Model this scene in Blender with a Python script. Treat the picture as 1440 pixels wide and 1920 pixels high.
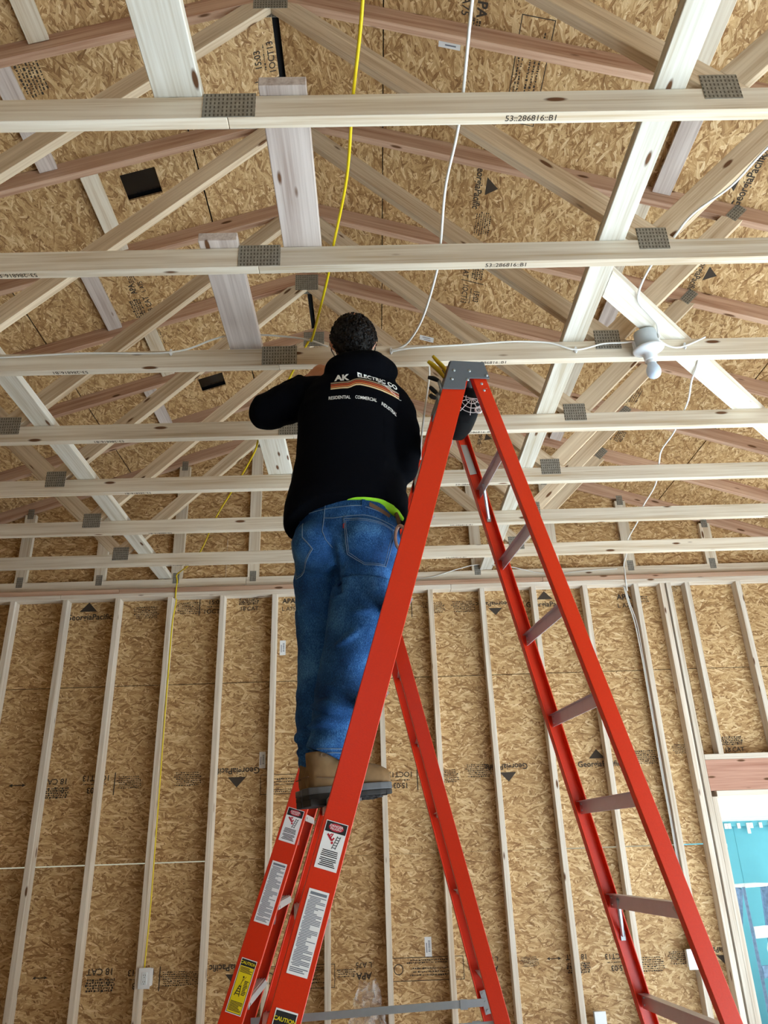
import bpy, bmesh, math, random
from mathutils import Vector, Matrix, noise
from mathutils.bvhtree import BVHTree

# ---------------------------------------------------------------- clear
for o in list(bpy.data.objects): bpy.data.objects.remove(o)
scene = bpy.context.scene
COL = scene.collection
random.seed(7)
H = 1.7                                   # eye height above the slab; heights below are given from eye level

# ---------------------------------------------------------------- camera
PITCH, ROLL, YAW, FPX = 0.41597, -0.0350, 0.02027, 1429.3
f0 = Vector((math.sin(YAW), math.cos(YAW), 0)); r0 = Vector((math.cos(YAW), -math.sin(YAW), 0)); u0 = Vector((0, 0, 1))
fw = f0*math.cos(PITCH) + u0*math.sin(PITCH); up = u0*math.cos(PITCH) - f0*math.sin(PITCH)
rt = r0*math.cos(ROLL) + up*math.sin(ROLL); up2 = up*math.cos(ROLL) - r0*math.sin(ROLL)
cd = bpy.data.cameras.new('camera'); cam = bpy.data.objects.new('camera', cd); COL.objects.link(cam)
M = Matrix((rt, up2, -fw)).transposed().to_4x4(); M.translation = Vector((0, 0, H)); cam.matrix_world = M
cd.sensor_fit = 'VERTICAL'; cd.sensor_height = 36.0; cd.lens = 36.0*FPX/1920.0; cd.clip_start = 0.05
scene.camera = cam

# ---------------------------------------------------------------- sky, sun, exposure
w = bpy.data.worlds.new('sky'); scene.world = w; w.use_nodes = True
nt = w.node_tree; nt.nodes.clear()
wo = nt.nodes.new('ShaderNodeOutputWorld'); bg = nt.nodes.new('ShaderNodeBackground'); sk = nt.nodes.new('ShaderNodeTexSky')
sk.sky_type = 'NISHITA'; sk.sun_disc = False; sk.sun_elevation = math.radians(40); sk.sun_rotation = math.radians(105)
sk.air_density = 1.2; sk.dust_density = 1.5
bg.inputs['Strength'].default_value = 0.42
nt.links.new(sk.outputs[0], bg.inputs[0]); nt.links.new(bg.outputs[0], wo.inputs[0])
sd = bpy.data.lights.new('sun', 'SUN'); sd.energy = 54.0; sd.angle = math.radians(0.6); sd.color = (0.80, 0.92, 1.0)
sun = bpy.data.objects.new('sun', sd); COL.objects.link(sun)
sundir = Vector((0.62, -0.12, 0.78)).normalized()          # towards the sun
sun.rotation_euler = sundir.to_track_quat('Z', 'Y').to_euler(); sun.location = (20, -6, 16)
vs = scene.view_settings
vs.view_transform = 'Standard'; vs.look = 'None'; vs.gamma = 1.0; vs.exposure = -0.76; vs.use_curve_mapping = False

# ---------------------------------------------------------------- object helpers
def link(o, parent=None, world=None):
    COL.objects.link(o)
    if parent is not None: o.parent = parent
    if world is not None:
        o.matrix_basis = (wm(parent).inverted() @ world) if parent is not None else world
    return o
WM = {}
def wm(o):
    m = o.matrix_basis.copy() if o.parent is None else wm(o.parent) @ o.matrix_basis
    return m
def tag(o, label=None, cat=None, group=None, kind=None):
    if label: o['label'] = label
    if cat: o['category'] = cat
    if group: o['group'] = group
    if kind: o['kind'] = kind
    return o
def empty(name, loc=(0, 0, 0), rz=0.0, label=None, cat=None, group=None, kind=None):
    o = bpy.data.objects.new(name, None); COL.objects.link(o); o.empty_display_size = 0.1
    o.matrix_basis = Matrix.Translation(Vector(loc)) @ Matrix.Rotation(rz, 4, 'Z')
    return tag(o, label, cat, group, kind)
def mesh_obj(name, me, mat, parent=None, world=Matrix(), smooth=False):
    o = bpy.data.objects.new(name, me)
    if mat is not None and not me.materials: me.materials.append(mat)
    if smooth:
        me.polygons.foreach_set('use_smooth', [True]*len(me.polygons))
    link(o, parent, world)
    return o
def bm_mesh(bm, name='m'):
    me = bpy.data.meshes.new(name); bm.normal_update(); bm.to_mesh(me); bm.free(); return me
def box_bm(bm, c, s, rot=None):
    r = bmesh.ops.create_cube(bm, size=1.0)
    m = Matrix.Translation(Vector(c)) @ (rot.to_4x4() if rot else Matrix()) @ Matrix.Diagonal((s[0], s[1], s[2], 1))
    bmesh.ops.transform(bm, matrix=m, verts=r['verts']); return r['verts']
def cyl_bm(bm, a, b, r1, r2=None, n=12):
    a, b = Vector(a), Vector(b); d = b - a; r2 = r1 if r2 is None else r2
    r = bmesh.ops.create_cone(bm, cap_ends=True, segments=n, radius1=r1, radius2=r2, depth=d.length)
    m = Matrix.Translation((a+b)/2) @ d.to_track_quat('Z', 'Y').to_matrix().to_4x4()
    bmesh.ops.transform(bm, matrix=m, verts=r['verts']); return r['verts']
def sph_bm(bm, c, r, n=12, s=(1, 1, 1)):
    q = bmesh.ops.create_uvsphere(bm, u_segments=n, v_segments=max(6, n*2//3), radius=r)
    bmesh.ops.transform(bm, matrix=Matrix.Translation(Vector(c)) @ Matrix.Diagonal((s[0], s[1], s[2], 1)), verts=q['verts'])
    return q['verts']
def bevel(bm, off=0.002, seg=1):
    bmesh.ops.bevel(bm, geom=list(bm.edges), offset=off, segments=seg, affect='EDGES', profile=0.6, clamp_overlap=True)
_bc = {}
def box_mesh(sx, sy, sz, bv=0.0018):
    k = (round(sx, 4), round(sy, 4), round(sz, 4), bv)
    bm = bmesh.new(); box_bm(bm, (0, 0, 0), (sx, sy, sz))
    if bv: bevel(bm, bv)
    return bm_mesh(bm, 'board')
def boxo(name, mat, parent, lo, hi, bv=0.0018, along=None):
    """axis-aligned board; its own X axis lies along its longest side so the grain follows it"""
    lo, hi = Vector(lo), Vector(hi); s = hi - lo; c = (lo+hi)/2
    ax = along if along is not None else max(range(3), key=lambda i: s[i])
    if ax == 0: R = Matrix(); d = (s.x, s.y, s.z)
    elif ax == 1: R = Matrix.Rotation(math.pi/2, 4, 'Z'); d = (s.y, s.x, s.z)
    else: R = Matrix.Rotation(-math.pi/2, 4, 'Y'); d = (s.z, s.y, s.x)
    return mesh_obj(name, box_mesh(*d, bv=bv), mat, parent, Matrix.Translation(c) @ R)
def clip(poly, nx, nz, d):
    """keep nx*x+nz*z <= d"""
    out = []
    for i in range(len(poly)):
        a, b = poly[i], poly[(i+1) % len(poly)]
        da, db = nx*a[0]+nz*a[1]-d, nx*b[0]+nz*b[1]-d
        if da <= 0: out.append(a)
        if (da < 0 < db) or (db < 0 < da):
            t = da/(da-db); out.append((a[0]+t*(b[0]-a[0]), a[1]+t*(b[1]-a[1])))
    return out
def prism_mesh(poly, y0, y1, ang, bv=0.0015):
    """polygon in the XZ plane made y0..y1 thick; returns mesh in a frame whose X runs along the grain angle, and that frame"""
    cx = sum(p[0] for p in poly)/len(poly); cz = sum(p[1] for p in poly)/len(poly); cy = (y0+y1)/2
    F = Matrix.Translation((cx, cy, cz)) @ Matrix.Rotation(-ang, 4, 'Y'); Fi = F.inverted()
    bm = bmesh.new()
    a = [bm.verts.new(Fi @ Vector((p[0], y0, p[1]))) for p in poly]; b = [bm.verts.new(Fi @ Vector((p[0], y1, p[1]))) for p in poly]
    n = len(poly); bm.faces.new(a); bm.faces.new(b[::-1])
    for i in range(n): bm.faces.new((a[(i+1) % n], a[i], b[i], b[(i+1) % n]))
    bmesh.ops.recalc_face_normals(bm, faces=bm.faces)
    if bv: bevel(bm, bv)
    return bm_mesh(bm, 'member'), F
def catmull(pts, n=8):
    P = [Vector(p) for p in pts]; P = [P[0]*2-P[1]] + P + [P[-1]*2-P[-2]]; out = []
    for i in range(1, len(P)-2):
        for k in range(n):
            t = k/n; a, b, c, d = P[i-1], P[i], P[i+1], P[i+2]
            out.append(0.5*((2*b)+(c-a)*t+(2*a-5*b+4*c-d)*t*t+(3*b-a-3*c+d)*t**3))
    out.append(P[-2]); return out
def tube_bm(bm, pts, r, n=8, flat=1.0, caps=True):
    pts = [Vector(p) for p in pts]; m = len(pts); rr = r if isinstance(r, (list, tuple)) else [r]*m
    rings = []; prev = None
    for i in range(m):
        t = (pts[min(i+1, m-1)]-pts[max(i-1, 0)])
        t = t.normalized() if t.length > 1e-9 else Vector((0, 0, 1))
        if prev is None:
            h = Vector((0, 0, 1)) if abs(t.z) < 0.9 else Vector((1, 0, 0)); a = t.cross(h).normalized()
        else: a = (prev - t*prev.dot(t)).normalized()
        b = t.cross(a); prev = a
        rings.append([bm.verts.new(pts[i] + a*math.cos(2*math.pi*k/n)*rr[i] + b*math.sin(2*math.pi*k/n)*rr[i]*flat) for k in range(n)])
    for i in range(m-1):
        for k in range(n):
            bm.faces.new((rings[i][k], rings[i][(k+1) % n], rings[i+1][(k+1) % n], rings[i+1][k]))
    if caps:
        bm.faces.new(rings[0][::-1]); bm.faces.new(rings[-1])
def tube(name, pts, r, mat, parent=None, n=8, smooth_n=8, flat=1.0):
    bm = bmesh.new(); tube_bm(bm, catmull(pts, smooth_n) if smooth_n else pts, r, n, flat)
    bmesh.ops.recalc_face_normals(bm, faces=bm.faces)
    return mesh_obj(name, bm_mesh(bm, 'tube'), mat, parent, smooth=True)
_tc = {}
def text_me(s, size=1.0, bold=0.0, align='CENTER', spacing=1.0):
    cu = bpy.data.curves.new('txt', 'FONT'); cu.body = s; cu.size = size; cu.align_x = align; cu.align_y = 'CENTER'
    cu.offset = bold*size; cu.resolution_u = 3; cu.space_character = spacing
    o = bpy.data.objects.new('txt', cu); COL.objects.link(o)
    dg = bpy.context.evaluated_depsgraph_get(); me = bpy.data.meshes.new_from_object(o.evaluated_get(dg))
    bpy.data.objects.remove(o); bpy.data.curves.remove(cu); me.materials.clear(); return me
def add_me(bm, me, m=Matrix()):
    n0 = len(bm.verts); bm.from_mesh(me); bm.verts.ensure_lookup_table()
    bmesh.ops.transform(bm, matrix=m, verts=bm.verts[n0:])
def rect_bm(bm, x0, y0, x1, y1, z=0.0):
    v = [bm.verts.new((x0, y0, z)), bm.verts.new((x1, y0, z)), bm.verts.new((x1, y1, z)), bm.verts.new((x0, y1, z))]; return bm.faces.new(v)
def poly_bm(bm, pts, z=0.0):
    return bm.faces.new([bm.verts.new((p[0], p[1], z)) for p in pts])

# ---------------------------------------------------------------- materials
def srgb(r, g, b):
    f = lambda c: (c/255/12.92) if c/255 <= 0.04045 else ((c/255+0.055)/1.055)**2.4
    return (f(r), f(g), f(b), 1.0)
class NT:
    def __init__(s, name):
        s.m = bpy.data.materials.new(name); s.m.use_nodes = True; s.t = s.m.node_tree
        s.b = s.t.nodes['Principled BSDF']
    def n(s, typ, **kw):
        x = s.t.nodes.new('ShaderNode'+typ)
        for k, v in kw.items():
            if k in x.inputs.keys(): x.inputs[k].default_value = v
            else: setattr(x, k, v)
        return x
    def l(s, a, b): s.t.links.new(a, b)
    def math(s, op, a, b=None, c=None):
        x = s.t.nodes.new('ShaderNodeMath'); x.operation = op
        for i, v in enumerate((a, b, c)):
            if v is None: continue
            if isinstance(v, (int, float)): x.inputs[i].default_value = v
            else: s.l(v, x.inputs[i])
        return x.outputs[0]
    def mixf(s, fac, a, b):
        x = s.t.nodes.new('ShaderNodeMix'); x.data_type = 'FLOAT'
        for i, v in zip((0, 2, 3), (fac, a, b)):
            if isinstance(v, (int, float)): x.inputs[i].default_value = v
            else: s.l(v, x.inputs[i])
        return x.outputs[0]
    def mixc(s, fac, a, b, mode='MIX'):
        x = s.t.nodes.new('ShaderNodeMix'); x.data_type = 'RGBA'; x.blend_type = mode
        for i, v in zip((0, 6, 7), (fac, a, b)):
            if isinstance(v, (int, float)): x.inputs[i].default_value = v
            elif isinstance(v, tuple): x.inputs[i].default_value = v
            else: s.l(v, x.inputs[i])
        return x.outputs[2]
    def ramp(s, fac, stops):
        x = s.t.nodes.new('ShaderNodeValToRGB'); e = x.color_ramp.elements
        while len(e) < len(stops): e.new(0.5)
        for i, (p, c) in enumerate(stops): e[i].position = p; e[i].color = c
        s.l(fac, x.inputs[0]); return x.outputs[0]
    def bump(s, h, dist=0.002, st=0.5):
        x = s.t.nodes.new('ShaderNodeBump'); x.inputs['Distance'].default_value = dist; x.inputs['Strength'].default_value = st
        s.l(h, x.inputs['Height']); s.l(x.outputs[0], s.b.inputs['Normal'])
def plain(name, col, rough=0.5, metal=0.0, spec=0.5, nscale=0, namt=0.0, bump=0.0):
    t = NT(name); t.b.inputs['Base Color'].default_value = col; t.b.inputs['Roughness'].default_value = rough
    t.b.inputs['Metallic'].default_value = metal; t.b.inputs['Specular IOR Level'].default_value = spec
    if nscale:
        tc = t.n('TexCoord'); no = t.n('TexNoise', Scale=nscale, Detail=4.0); t.l(tc.outputs['Object'], no.inputs['Vector'])
        k = t.math('MULTIPLY_ADD', no.outputs[0], 2*namt, 1-namt)
        v = t.n('HueSaturation', Color=col); t.l(k, v.inputs['Value']); t.l(v.outputs[0], t.b.inputs['Base Color'])
        if bump: t.bump(no.outputs[0], bump, 0.6)
    return t.m
def lumber(name, light, dark, rough=0.75, var=0.10, knots=True):
    t = NT(name); tc = t.n('TexCoord'); oi = t.n('ObjectInfo')
    off = t.n('CombineXYZ'); 
    for i, k in enumerate((37.0, 91.0, 53.0)): t.l(t.math('MULTIPLY', oi.outputs['Random'], k), off.inputs[i])
    ad = t.n('VectorMath', operation='ADD'); t.l(tc.outputs['Object'], ad.inputs[0]); t.l(off.outputs[0], ad.inputs[1])
    mp = t.n('Mapping'); mp.inputs['Scale'].default_value = (0.9, 26, 26); t.l(ad.outputs[0], mp.inputs['Vector'])
    n1 = t.n('TexNoise', Scale=1.0, Detail=5.0, Roughness=0.6, Distortion=0.6); t.l(mp.outputs[0], n1.inputs['Vector'])
    mp2 = t.n('Mapping'); mp2.inputs['Scale'].default_value = (2.5, 120, 120); t.l(ad.outputs[0], mp2.inputs['Vector'])
    n2 = t.n('TexNoise', Scale=1.0, Detail=3.0); t.l(mp2.outputs[0], n2.inputs['Vector'])
    n3 = t.n('TexNoise', Scale=1.6, Detail=2.0); t.l(ad.outputs[0], n3.inputs['Vector'])
    g = t.math('ADD', t.math('MULTIPLY', n1.outputs[0], 0.65), t.math('MULTIPLY', n2.outputs[0], 0.35))
    c = t.ramp(g, [(0.34, dark), (0.50, tuple((a*0.35+b*0.65) for a, b in zip(dark, light))), (0.62, light)])
    kn = None
    if knots:
        mp3 = t.n('Mapping'); mp3.inputs['Scale'].default_value = (3.4, 13, 13); t.l(ad.outputs[0], mp3.inputs['Vector'])
        vo = t.n('TexVoronoi', Scale=1.0); t.l(mp3.outputs[0], vo.inputs['Vector'])
        kn = t.ramp(vo.outputs['Distance'], [(0.085, (1, 1, 1, 1)), (0.135, (0, 0, 0, 1))])
        c = t.mixc(kn, c, srgb(104, 70, 44))
    hs = t.n('HueSaturation'); t.l(c, hs.inputs['Color'])
    v = t.math('ADD', t.math('MULTIPLY_ADD', oi.outputs['Random'], 2*var, 1-var), t.math('MULTIPLY_ADD', n3.outputs[0], 0.22, -0.11))
    t.l(v, hs.inputs['Value']); t.l(hs.outputs[0], t.b.inputs['Base Color'])
    t.b.inputs['Roughness'].default_value = rough; t.b.inputs['Specular IOR Level'].default_value = 0.25
    t.bump(g, 0.0012, 0.45)
    return t.m
def osb(name, tint=1.0):
    t = NT(name); tc = t.n('TexCoord'); oi = t.n('ObjectInfo'); off = t.n('CombineXYZ')
    for i, k in enumerate((41.0, 67.0, 0.0)): t.l(t.math('MULTIPLY', oi.outputs['Random'], k), off.inputs[i])
    ad = t.n('VectorMath', operation='ADD'); t.l(tc.outputs['Object'], ad.inputs[0]); t.l(off.outputs[0], ad.inputs[1])
    dn = t.n('TexNoise', Scale=14.0, Detail=2.0); t.l(ad.outputs[0], dn.inputs['Vector'])
    ds = t.n('VectorMath', operation='MULTIPLY_ADD'); t.l(dn.outputs['Color'], ds.inputs[0]); ds.inputs[1].default_value = (0.018,)*3; t.l(ad.outputs[0], ds.inputs[2])
    best = None; tone = None; grain = None
    for i, (ang, sx, sy, wgt) in enumerate(((4, 13, 78, 1.0), (-22, 14, 86, 1.0), (28, 14, 72, .98), (-50, 18, 88, .93), (58, 18, 84, .91), (88, 22, 100, .84), (12, 27, 130, .98))):
        mp = t.n('Mapping'); mp.inputs['Rotation'].default_value = (0, 0, math.radians(ang)); mp.inputs['Location'].default_value = (i*3.7, i*1.9, 0)
        t.l(ds.outputs[0], mp.inputs['Vector'])
        m2 = t.n('Mapping'); m2.inputs['Scale'].default_value = (sx, sy, 1); t.l(mp.outputs[0], m2.inputs['Vector'])
        vo = t.n('TexVoronoi', voronoi_dimensions='2D', Scale=1.0); t.l(m2.outputs[0], vo.inputs['Vector'])
        sp = t.n('SeparateColor'); t.l(vo.outputs['Color'], sp.inputs[0])
        pr = t.math('MULTIPLY', sp.outputs[0], wgt)
        m3 = t.n('Mapping'); m3.inputs['Scale'].default_value = (1.2, 3.2, 1); t.l(m2.outputs[0], m3.inputs['Vector'])
        gn = t.n('TexNoise', noise_dimensions='2D', Scale=1.0, Detail=4.0, Roughness=0.65); t.l(m3.outputs[0], gn.inputs['Vector'])
        tn = t.math('ADD', t.math('MULTIPLY', sp.outputs[1], 0.64), t.math('MULTIPLY_ADD', gn.outputs[0], 0.84, -0.24))
        if best is None: best, tone = pr, tn
        else:
            gt = t.math('GREATER_THAN', pr, best); tone = t.mixf(gt, tone, tn); best = t.math('MAXIMUM', best, pr)
    c = t.ramp(tone, [(0.05, srgb(112*tint, 76*tint, 43*tint)), (0.24, srgb(152*tint, 113*tint, 70*tint)), (0.50, srgb(184*tint, 147*tint, 99*tint)),
                      (0.76, srgb(212*tint, 179*tint, 131*tint)), (0.96, srgb(236*tint, 213*tint, 173*tint))])
    bn = t.n('TexNoise', Scale=1.3, Detail=2.0); t.l(ad.outputs[0], bn.inputs['Vector'])
    hs = t.n('HueSaturation'); t.l(c, hs.inputs['Color']); t.l(t.math('MULTIPLY_ADD', bn.outputs[0], 0.3, 0.85), hs.inputs['Value'])
    t.l(hs.outputs[0], t.b.inputs['Base Color']); t.b.inputs['Roughness'].default_value = 0.62; t.b.inputs['Specular IOR Level'].default_value = 0.35
    t.bump(tone, 0.0015, 0.6)
    return t.m
def plate_mat():
    t = NT('galvanised_plate'); tc = t.n('TexCoord')
    sx = t.n('SeparateXYZ'); t.l(tc.outputs['Object'], sx.inputs[0])
    # rows of punched slots, 1 in apart across and 0.33 in down, each with its raised tooth
    row = t.math('FRACT', t.math('MULTIPLY', sx.outputs[2], 62.0)); colx = t.math('FRACT', t.math('MULTIPLY', sx.outputs[0], 84.0))
    a = t.math('LESS_THAN', t.math('ABSOLUTE', t.math('SUBTRACT', row, 0.5)), 0.30); b = t.math('LESS_THAN', t.math('ABSOLUTE', t.math('SUBTRACT', colx, 0.5)), 0.20)
    hole = t.math('MULTIPLY', a, b)
    no = t.n('TexNoise', Scale=60.0, Detail=3.0); t.l(tc.outputs['Object'], no.inputs['Vector'])
    base = t.ramp(no.outputs[0], [(0.3, srgb(138, 135, 126)), (0.7, srgb(170, 168, 160))])
    t.l(t.mixc(hole, base, srgb(94, 90, 80)), t.b.inputs['Base Color'])
    t.b.inputs['Metallic'].default_value = 0.55; t.b.inputs['Roughness'].default_value = 0.55
    t.bump(t.math('MULTIPLY', hole, -1.0), 0.002, 0.8)
    return t.m
def denim():
    t = NT('blue_denim'); tc = t.n('TexCoord')
    n1 = t.n('TexNoise', Scale=9.0, Detail=4.0); t.l(tc.outputs['Object'], n1.inputs['Vector'])
    mp = t.n('Mapping'); mp.inputs['Scale'].default_value = (520, 520, 160); t.l(tc.outputs['Object'], mp.inputs['Vector'])
    n2 = t.n('TexNoise', Scale=1.0, Detail=2.0); t.l(mp.outputs[0], n2.inputs['Vector'])
    g = t.math('ADD', t.math('MULTIPLY', n1.outputs[0], 0.5), t.math('MULTIPLY', n2.outputs[0], 0.5))
    c = t.ramp(g, [(0.34, srgb(16, 42, 82)), (0.52, srgb(38, 84, 140)), (0.68, srgb(84, 140, 198))])
    t.l(c, t.b.inputs['Base Color']); t.b.inputs['Roughness'].default_value = 0.85; t.b.inputs['Specular IOR Level'].default_value = 0.2
    t.bump(n2.outputs[0], 0.001, 0.5); return t.m
MAT = {}
MAT['osb'] = osb('osb_sheathing')
MAT['spf'] = lumber('spf_lumber', srgb(228, 218, 200), srgb(192, 170, 140))
MAT['pink'] = lumber('pink_fir_lumber', srgb(204, 170, 144), srgb(158, 114, 88))
MAT['pale'] = lumber('pale_spruce_lumber', srgb(228, 224, 213), srgb(190, 177, 154))
MAT['stud'] = lumber('stud_lumber', srgb(228, 218, 204), srgb(194, 174, 150))
MAT['grey_board'] = lumber('weathered_board', srgb(214, 202, 194), srgb(170, 152, 142))
MAT['web'] = lumber('tan_web_lumber', srgb(224, 206, 178), srgb(178, 150, 118))
MAT['plate'] = plate_mat()
MAT['fibre'] = plain('red_fibreglass', srgb(208, 44, 4), 0.32, spec=0.5, nscale=220, namt=0.10, bump=0.0004)
MAT['alu'] = plain('brushed_aluminium', srgb(204, 204, 210), 0.36, 0.6, nscale=40, namt=0.08)
MAT['cap'] = plain('grey_plastic', srgb(92, 98, 104), 0.5, nscale=90, namt=0.06)
MAT['steel'] = plain('zinc_steel', srgb(176, 186, 192), 0.35, 0.8, nscale=30, namt=0.1)
MAT['ink'] = plain('black_ink', srgb(58, 47, 36), 0.8, nscale=180, namt=0.5)
MAT['black'] = plain('black_rubber', srgb(16, 16, 17), 0.6, nscale=50, namt=0.2)
MAT['felt'] = plain('black_roof_felt', srgb(18, 18, 20), 0.9, nscale=30, namt=0.2)
MAT['vent'] = plain('black_vent_plastic', srgb(10, 12, 15), 0.2, spec=0.6, nscale=6, namt=0.1)
MAT['yellow'] = plain('yellow_cable_jacket', srgb(222, 196, 20), 0.4, nscale=60, namt=0.06)
MAT['white'] = plain('white_cable_jacket', srgb(226, 224, 218), 0.45, nscale=60, namt=0.05)
MAT['plastic'] = plain('white_plastic', srgb(232, 234, 236), 0.35, nscale=20, namt=0.03)
MAT['ceramic'] = plain('white_porcelain', srgb(226, 232, 236), 0.25, nscale=20, namt=0.03)
MAT['bluebox'] = plain('grey_blue_box', srgb(186, 194, 198), 0.5, nscale=30, namt=0.06)
MAT['paper'] = plain('white_sticker', srgb(232, 232, 232), 0.45, nscale=40, namt=0.03)
MAT['greytext'] = plain('grey_print', srgb(112, 118, 128), 0.6, nscale=200, namt=0.2)
MAT['blackprint'] = plain('black_print', srgb(18, 18, 18), 0.5, nscale=100, namt=0.1)
MAT['redprint'] = plain('red_print', srgb(178, 20, 44), 0.5, nscale=100, namt=0.1)
MAT['yelsticker'] = plain('yellow_sticker', srgb(228, 206, 10), 0.45, nscale=40, namt=0.04)
MAT['concrete'] = plain('concrete_slab', srgb(216, 222, 226), 0.8, nscale=3, namt=0.1, bump=0.002)
MAT['denim'] = denim()
MAT['hoodie'] = plain('black_fleece', srgb(4, 5, 10), 0.95, spec=0.08, nscale=260, namt=0.25, bump=0.0015)
MAT['skin'] = plain('skin', srgb(206, 150, 122), 0.5, nscale=30, namt=0.05)
MAT['hair'] = plain('dark_brown_hair', srgb(17, 12, 10), 0.55, spec=0.25, nscale=120, namt=0.35)
MAT['boot'] = plain('tan_nubuck', srgb(122, 94, 60), 0.85, nscale=60, namt=0.18, bump=0.001)
MAT['sole'] = plain('grey_rubber_sole', srgb(84, 86, 90), 0.7, nscale=60, namt=0.15)
MAT['lug'] = plain('black_lug_sole', srgb(28, 27, 28), 0.75, nscale=60, namt=0.2)
MAT['hivis'] = plain('hi_vis_green_cloth', srgb(160, 236, 40), 0.8, nscale=120, namt=0.08)
MAT['leather'] = plain('brown_leather', srgb(104, 78, 56), 0.7, nscale=80, namt=0.15)
MAT['stitch'] = plain('pale_blue_stitching', srgb(108, 132, 158), 0.8, nscale=300, namt=0.2)
MAT['pr_white'] = plain('white_screen_print', srgb(236, 236, 232), 0.8, nscale=200, namt=0.05)
MAT['pr_tan'] = plain('taupe_screen_print', srgb(150, 130, 104), 0.8, nscale=200, namt=0.05)
MAT['pr_rust'] = plain('rust_screen_print', srgb(176, 72, 40), 0.8, nscale=200, namt=0.05)
MAT['pr_orange'] = plain('orange_screen_print', srgb(206, 122, 66), 0.8, nscale=200, namt=0.05)
MAT['pr_cream'] = plain('cream_screen_print', srgb(232, 208, 164), 0.8, nscale=200, namt=0.05)
MAT['redtab'] = plain('red_tab', srgb(150, 30, 36), 0.7, nscale=100, namt=0.1)
MAT['bluewall'] = plain('turquoise_paint', srgb(96, 170, 184), 0.8, nscale=4, namt=0.14)
MAT['whitewood'] = plain('white_painted_board', srgb(236, 236, 230), 0.7, nscale=8, namt=0.05)
MAT['oldladder'] = plain('worn_blue_paint', srgb(112, 138, 166), 0.8, nscale=34, namt=0.6)
MAT['ground'] = plain('pale_gravel', srgb(200, 200, 196), 0.9, nscale=6, namt=0.15)
MAT['tool_y'] = plain('yellow_grip', srgb(206, 172, 24), 0.45, nscale=60, namt=0.08)
MAT['copperclip'] = plain('pinkish_metal_clip', srgb(206, 168, 152), 0.35, 0.5, nscale=60, namt=0.08)
MAT['pouch'] = plain('black_nylon', srgb(10, 11, 14), 0.8, spec=0.2, nscale=200, namt=0.25)
MAT['bulb'] = plain('frosted_bulb', srgb(206, 222, 240), 0.3, nscale=5, namt=0.02)
MAT['redwood'] = lumber('red_fir_header', srgb(206, 160, 138), srgb(164, 112, 92))
def film():
    t = NT('clear_plastic_film'); t.b.inputs['Base Color'].default_value = (0.85, 0.85, 0.86, 1); t.b.inputs['Roughness'].default_value = 0.15
    tc = t.n('TexCoord'); no = t.n('TexNoise', Scale=20.0); t.l(tc.outputs['Object'], no.inputs['Vector'])
    t.l(t.math('MULTIPLY_ADD', no.outputs[0], 0.3, 0.12), t.b.inputs['Alpha']); return t.m
MAT['film'] = film()
def glassmat():
    t = NT('spectacle_frame'); t.b.inputs['Base Color'].default_value = (0.01, 0.01, 0.012, 1); t.b.inputs['Roughness'].default_value = 0.3; return t.m
MAT['frame'] = glassmat()
# ================================================================ THE SETTING
XC = -0.375                                # ridge line
DK = lambda k: 1.542 + 0.6096*k            # front face of truss k
def Zr(z): return z + H
slab = boxo('floor', MAT['concrete'], None, (-4.8, -5.2, -0.12), (4.1, 5.83, 0.0), 0)
tag(slab, 'pale concrete floor slab', kind='structure')
gnd = boxo('ground', MAT['ground'], None, (-30, -40, -0.30), (40, 45, -0.125), 0)
tag(gnd, 'pale ground outside the building', kind='structure')

def panel(name, poly, frame, parent, t=0.011, hole=None):
    """OSB sheet: polygon in the frame's XY plane, seen face at Z=0, thickness away from the room (+Z)"""
    bm = bmesh.new()
    if hole is None:
        a = [bm.verts.new((p[0], p[1], 0)) for p in poly]; b = [bm.verts.new((p[0], p[1], t)) for p in poly]
        n = len(poly); bm.faces.new(a); bm.faces.new(b[::-1])
        for i in range(n): bm.faces.new((a[(i+1) % n], a[i], b[i], b[(i+1) % n]))
    else:
        xs = [poly[0][0], hole[0], hole[2], poly[2][0]]; ys = [poly[0][1], hole[1], hole[3], poly[2][1]]
        V = {(i, j, k): bm.verts.new((xs[i], ys[j], k*t)) for i in range(4) for j in range(4) for k in (0, 1)}
        for i in range(3):
            for j in range(3):
                if i == 1 and j == 1: continue
                for k in (0, 1): bm.faces.new([V[i, j, k], V[i+1, j, k], V[i+1, j+1, k], V[i, j+1, k]])
        def wall(a, b): bm.faces.new([V[a+(0,)], V[b+(0,)], V[b+(1,)], V[a+(1,)]])
        for i in range(3):
            wall((i, 0), (i+1, 0)); wall((i, 3), (i+1, 3)); wall((0, i), (0, i+1)); wall((3, i), (3, i+1))
        wall((1, 1), (2, 1)); wall((1, 2), (2, 2)); wall((1, 1), (1, 2)); wall((2, 1), (2, 2))
    bmesh.ops.recalc_face_normals(bm, faces=bm.faces)
    return mesh_obj(name, bm_mesh(bm, 'sheet'), MAT['osb'], parent, frame)

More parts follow.
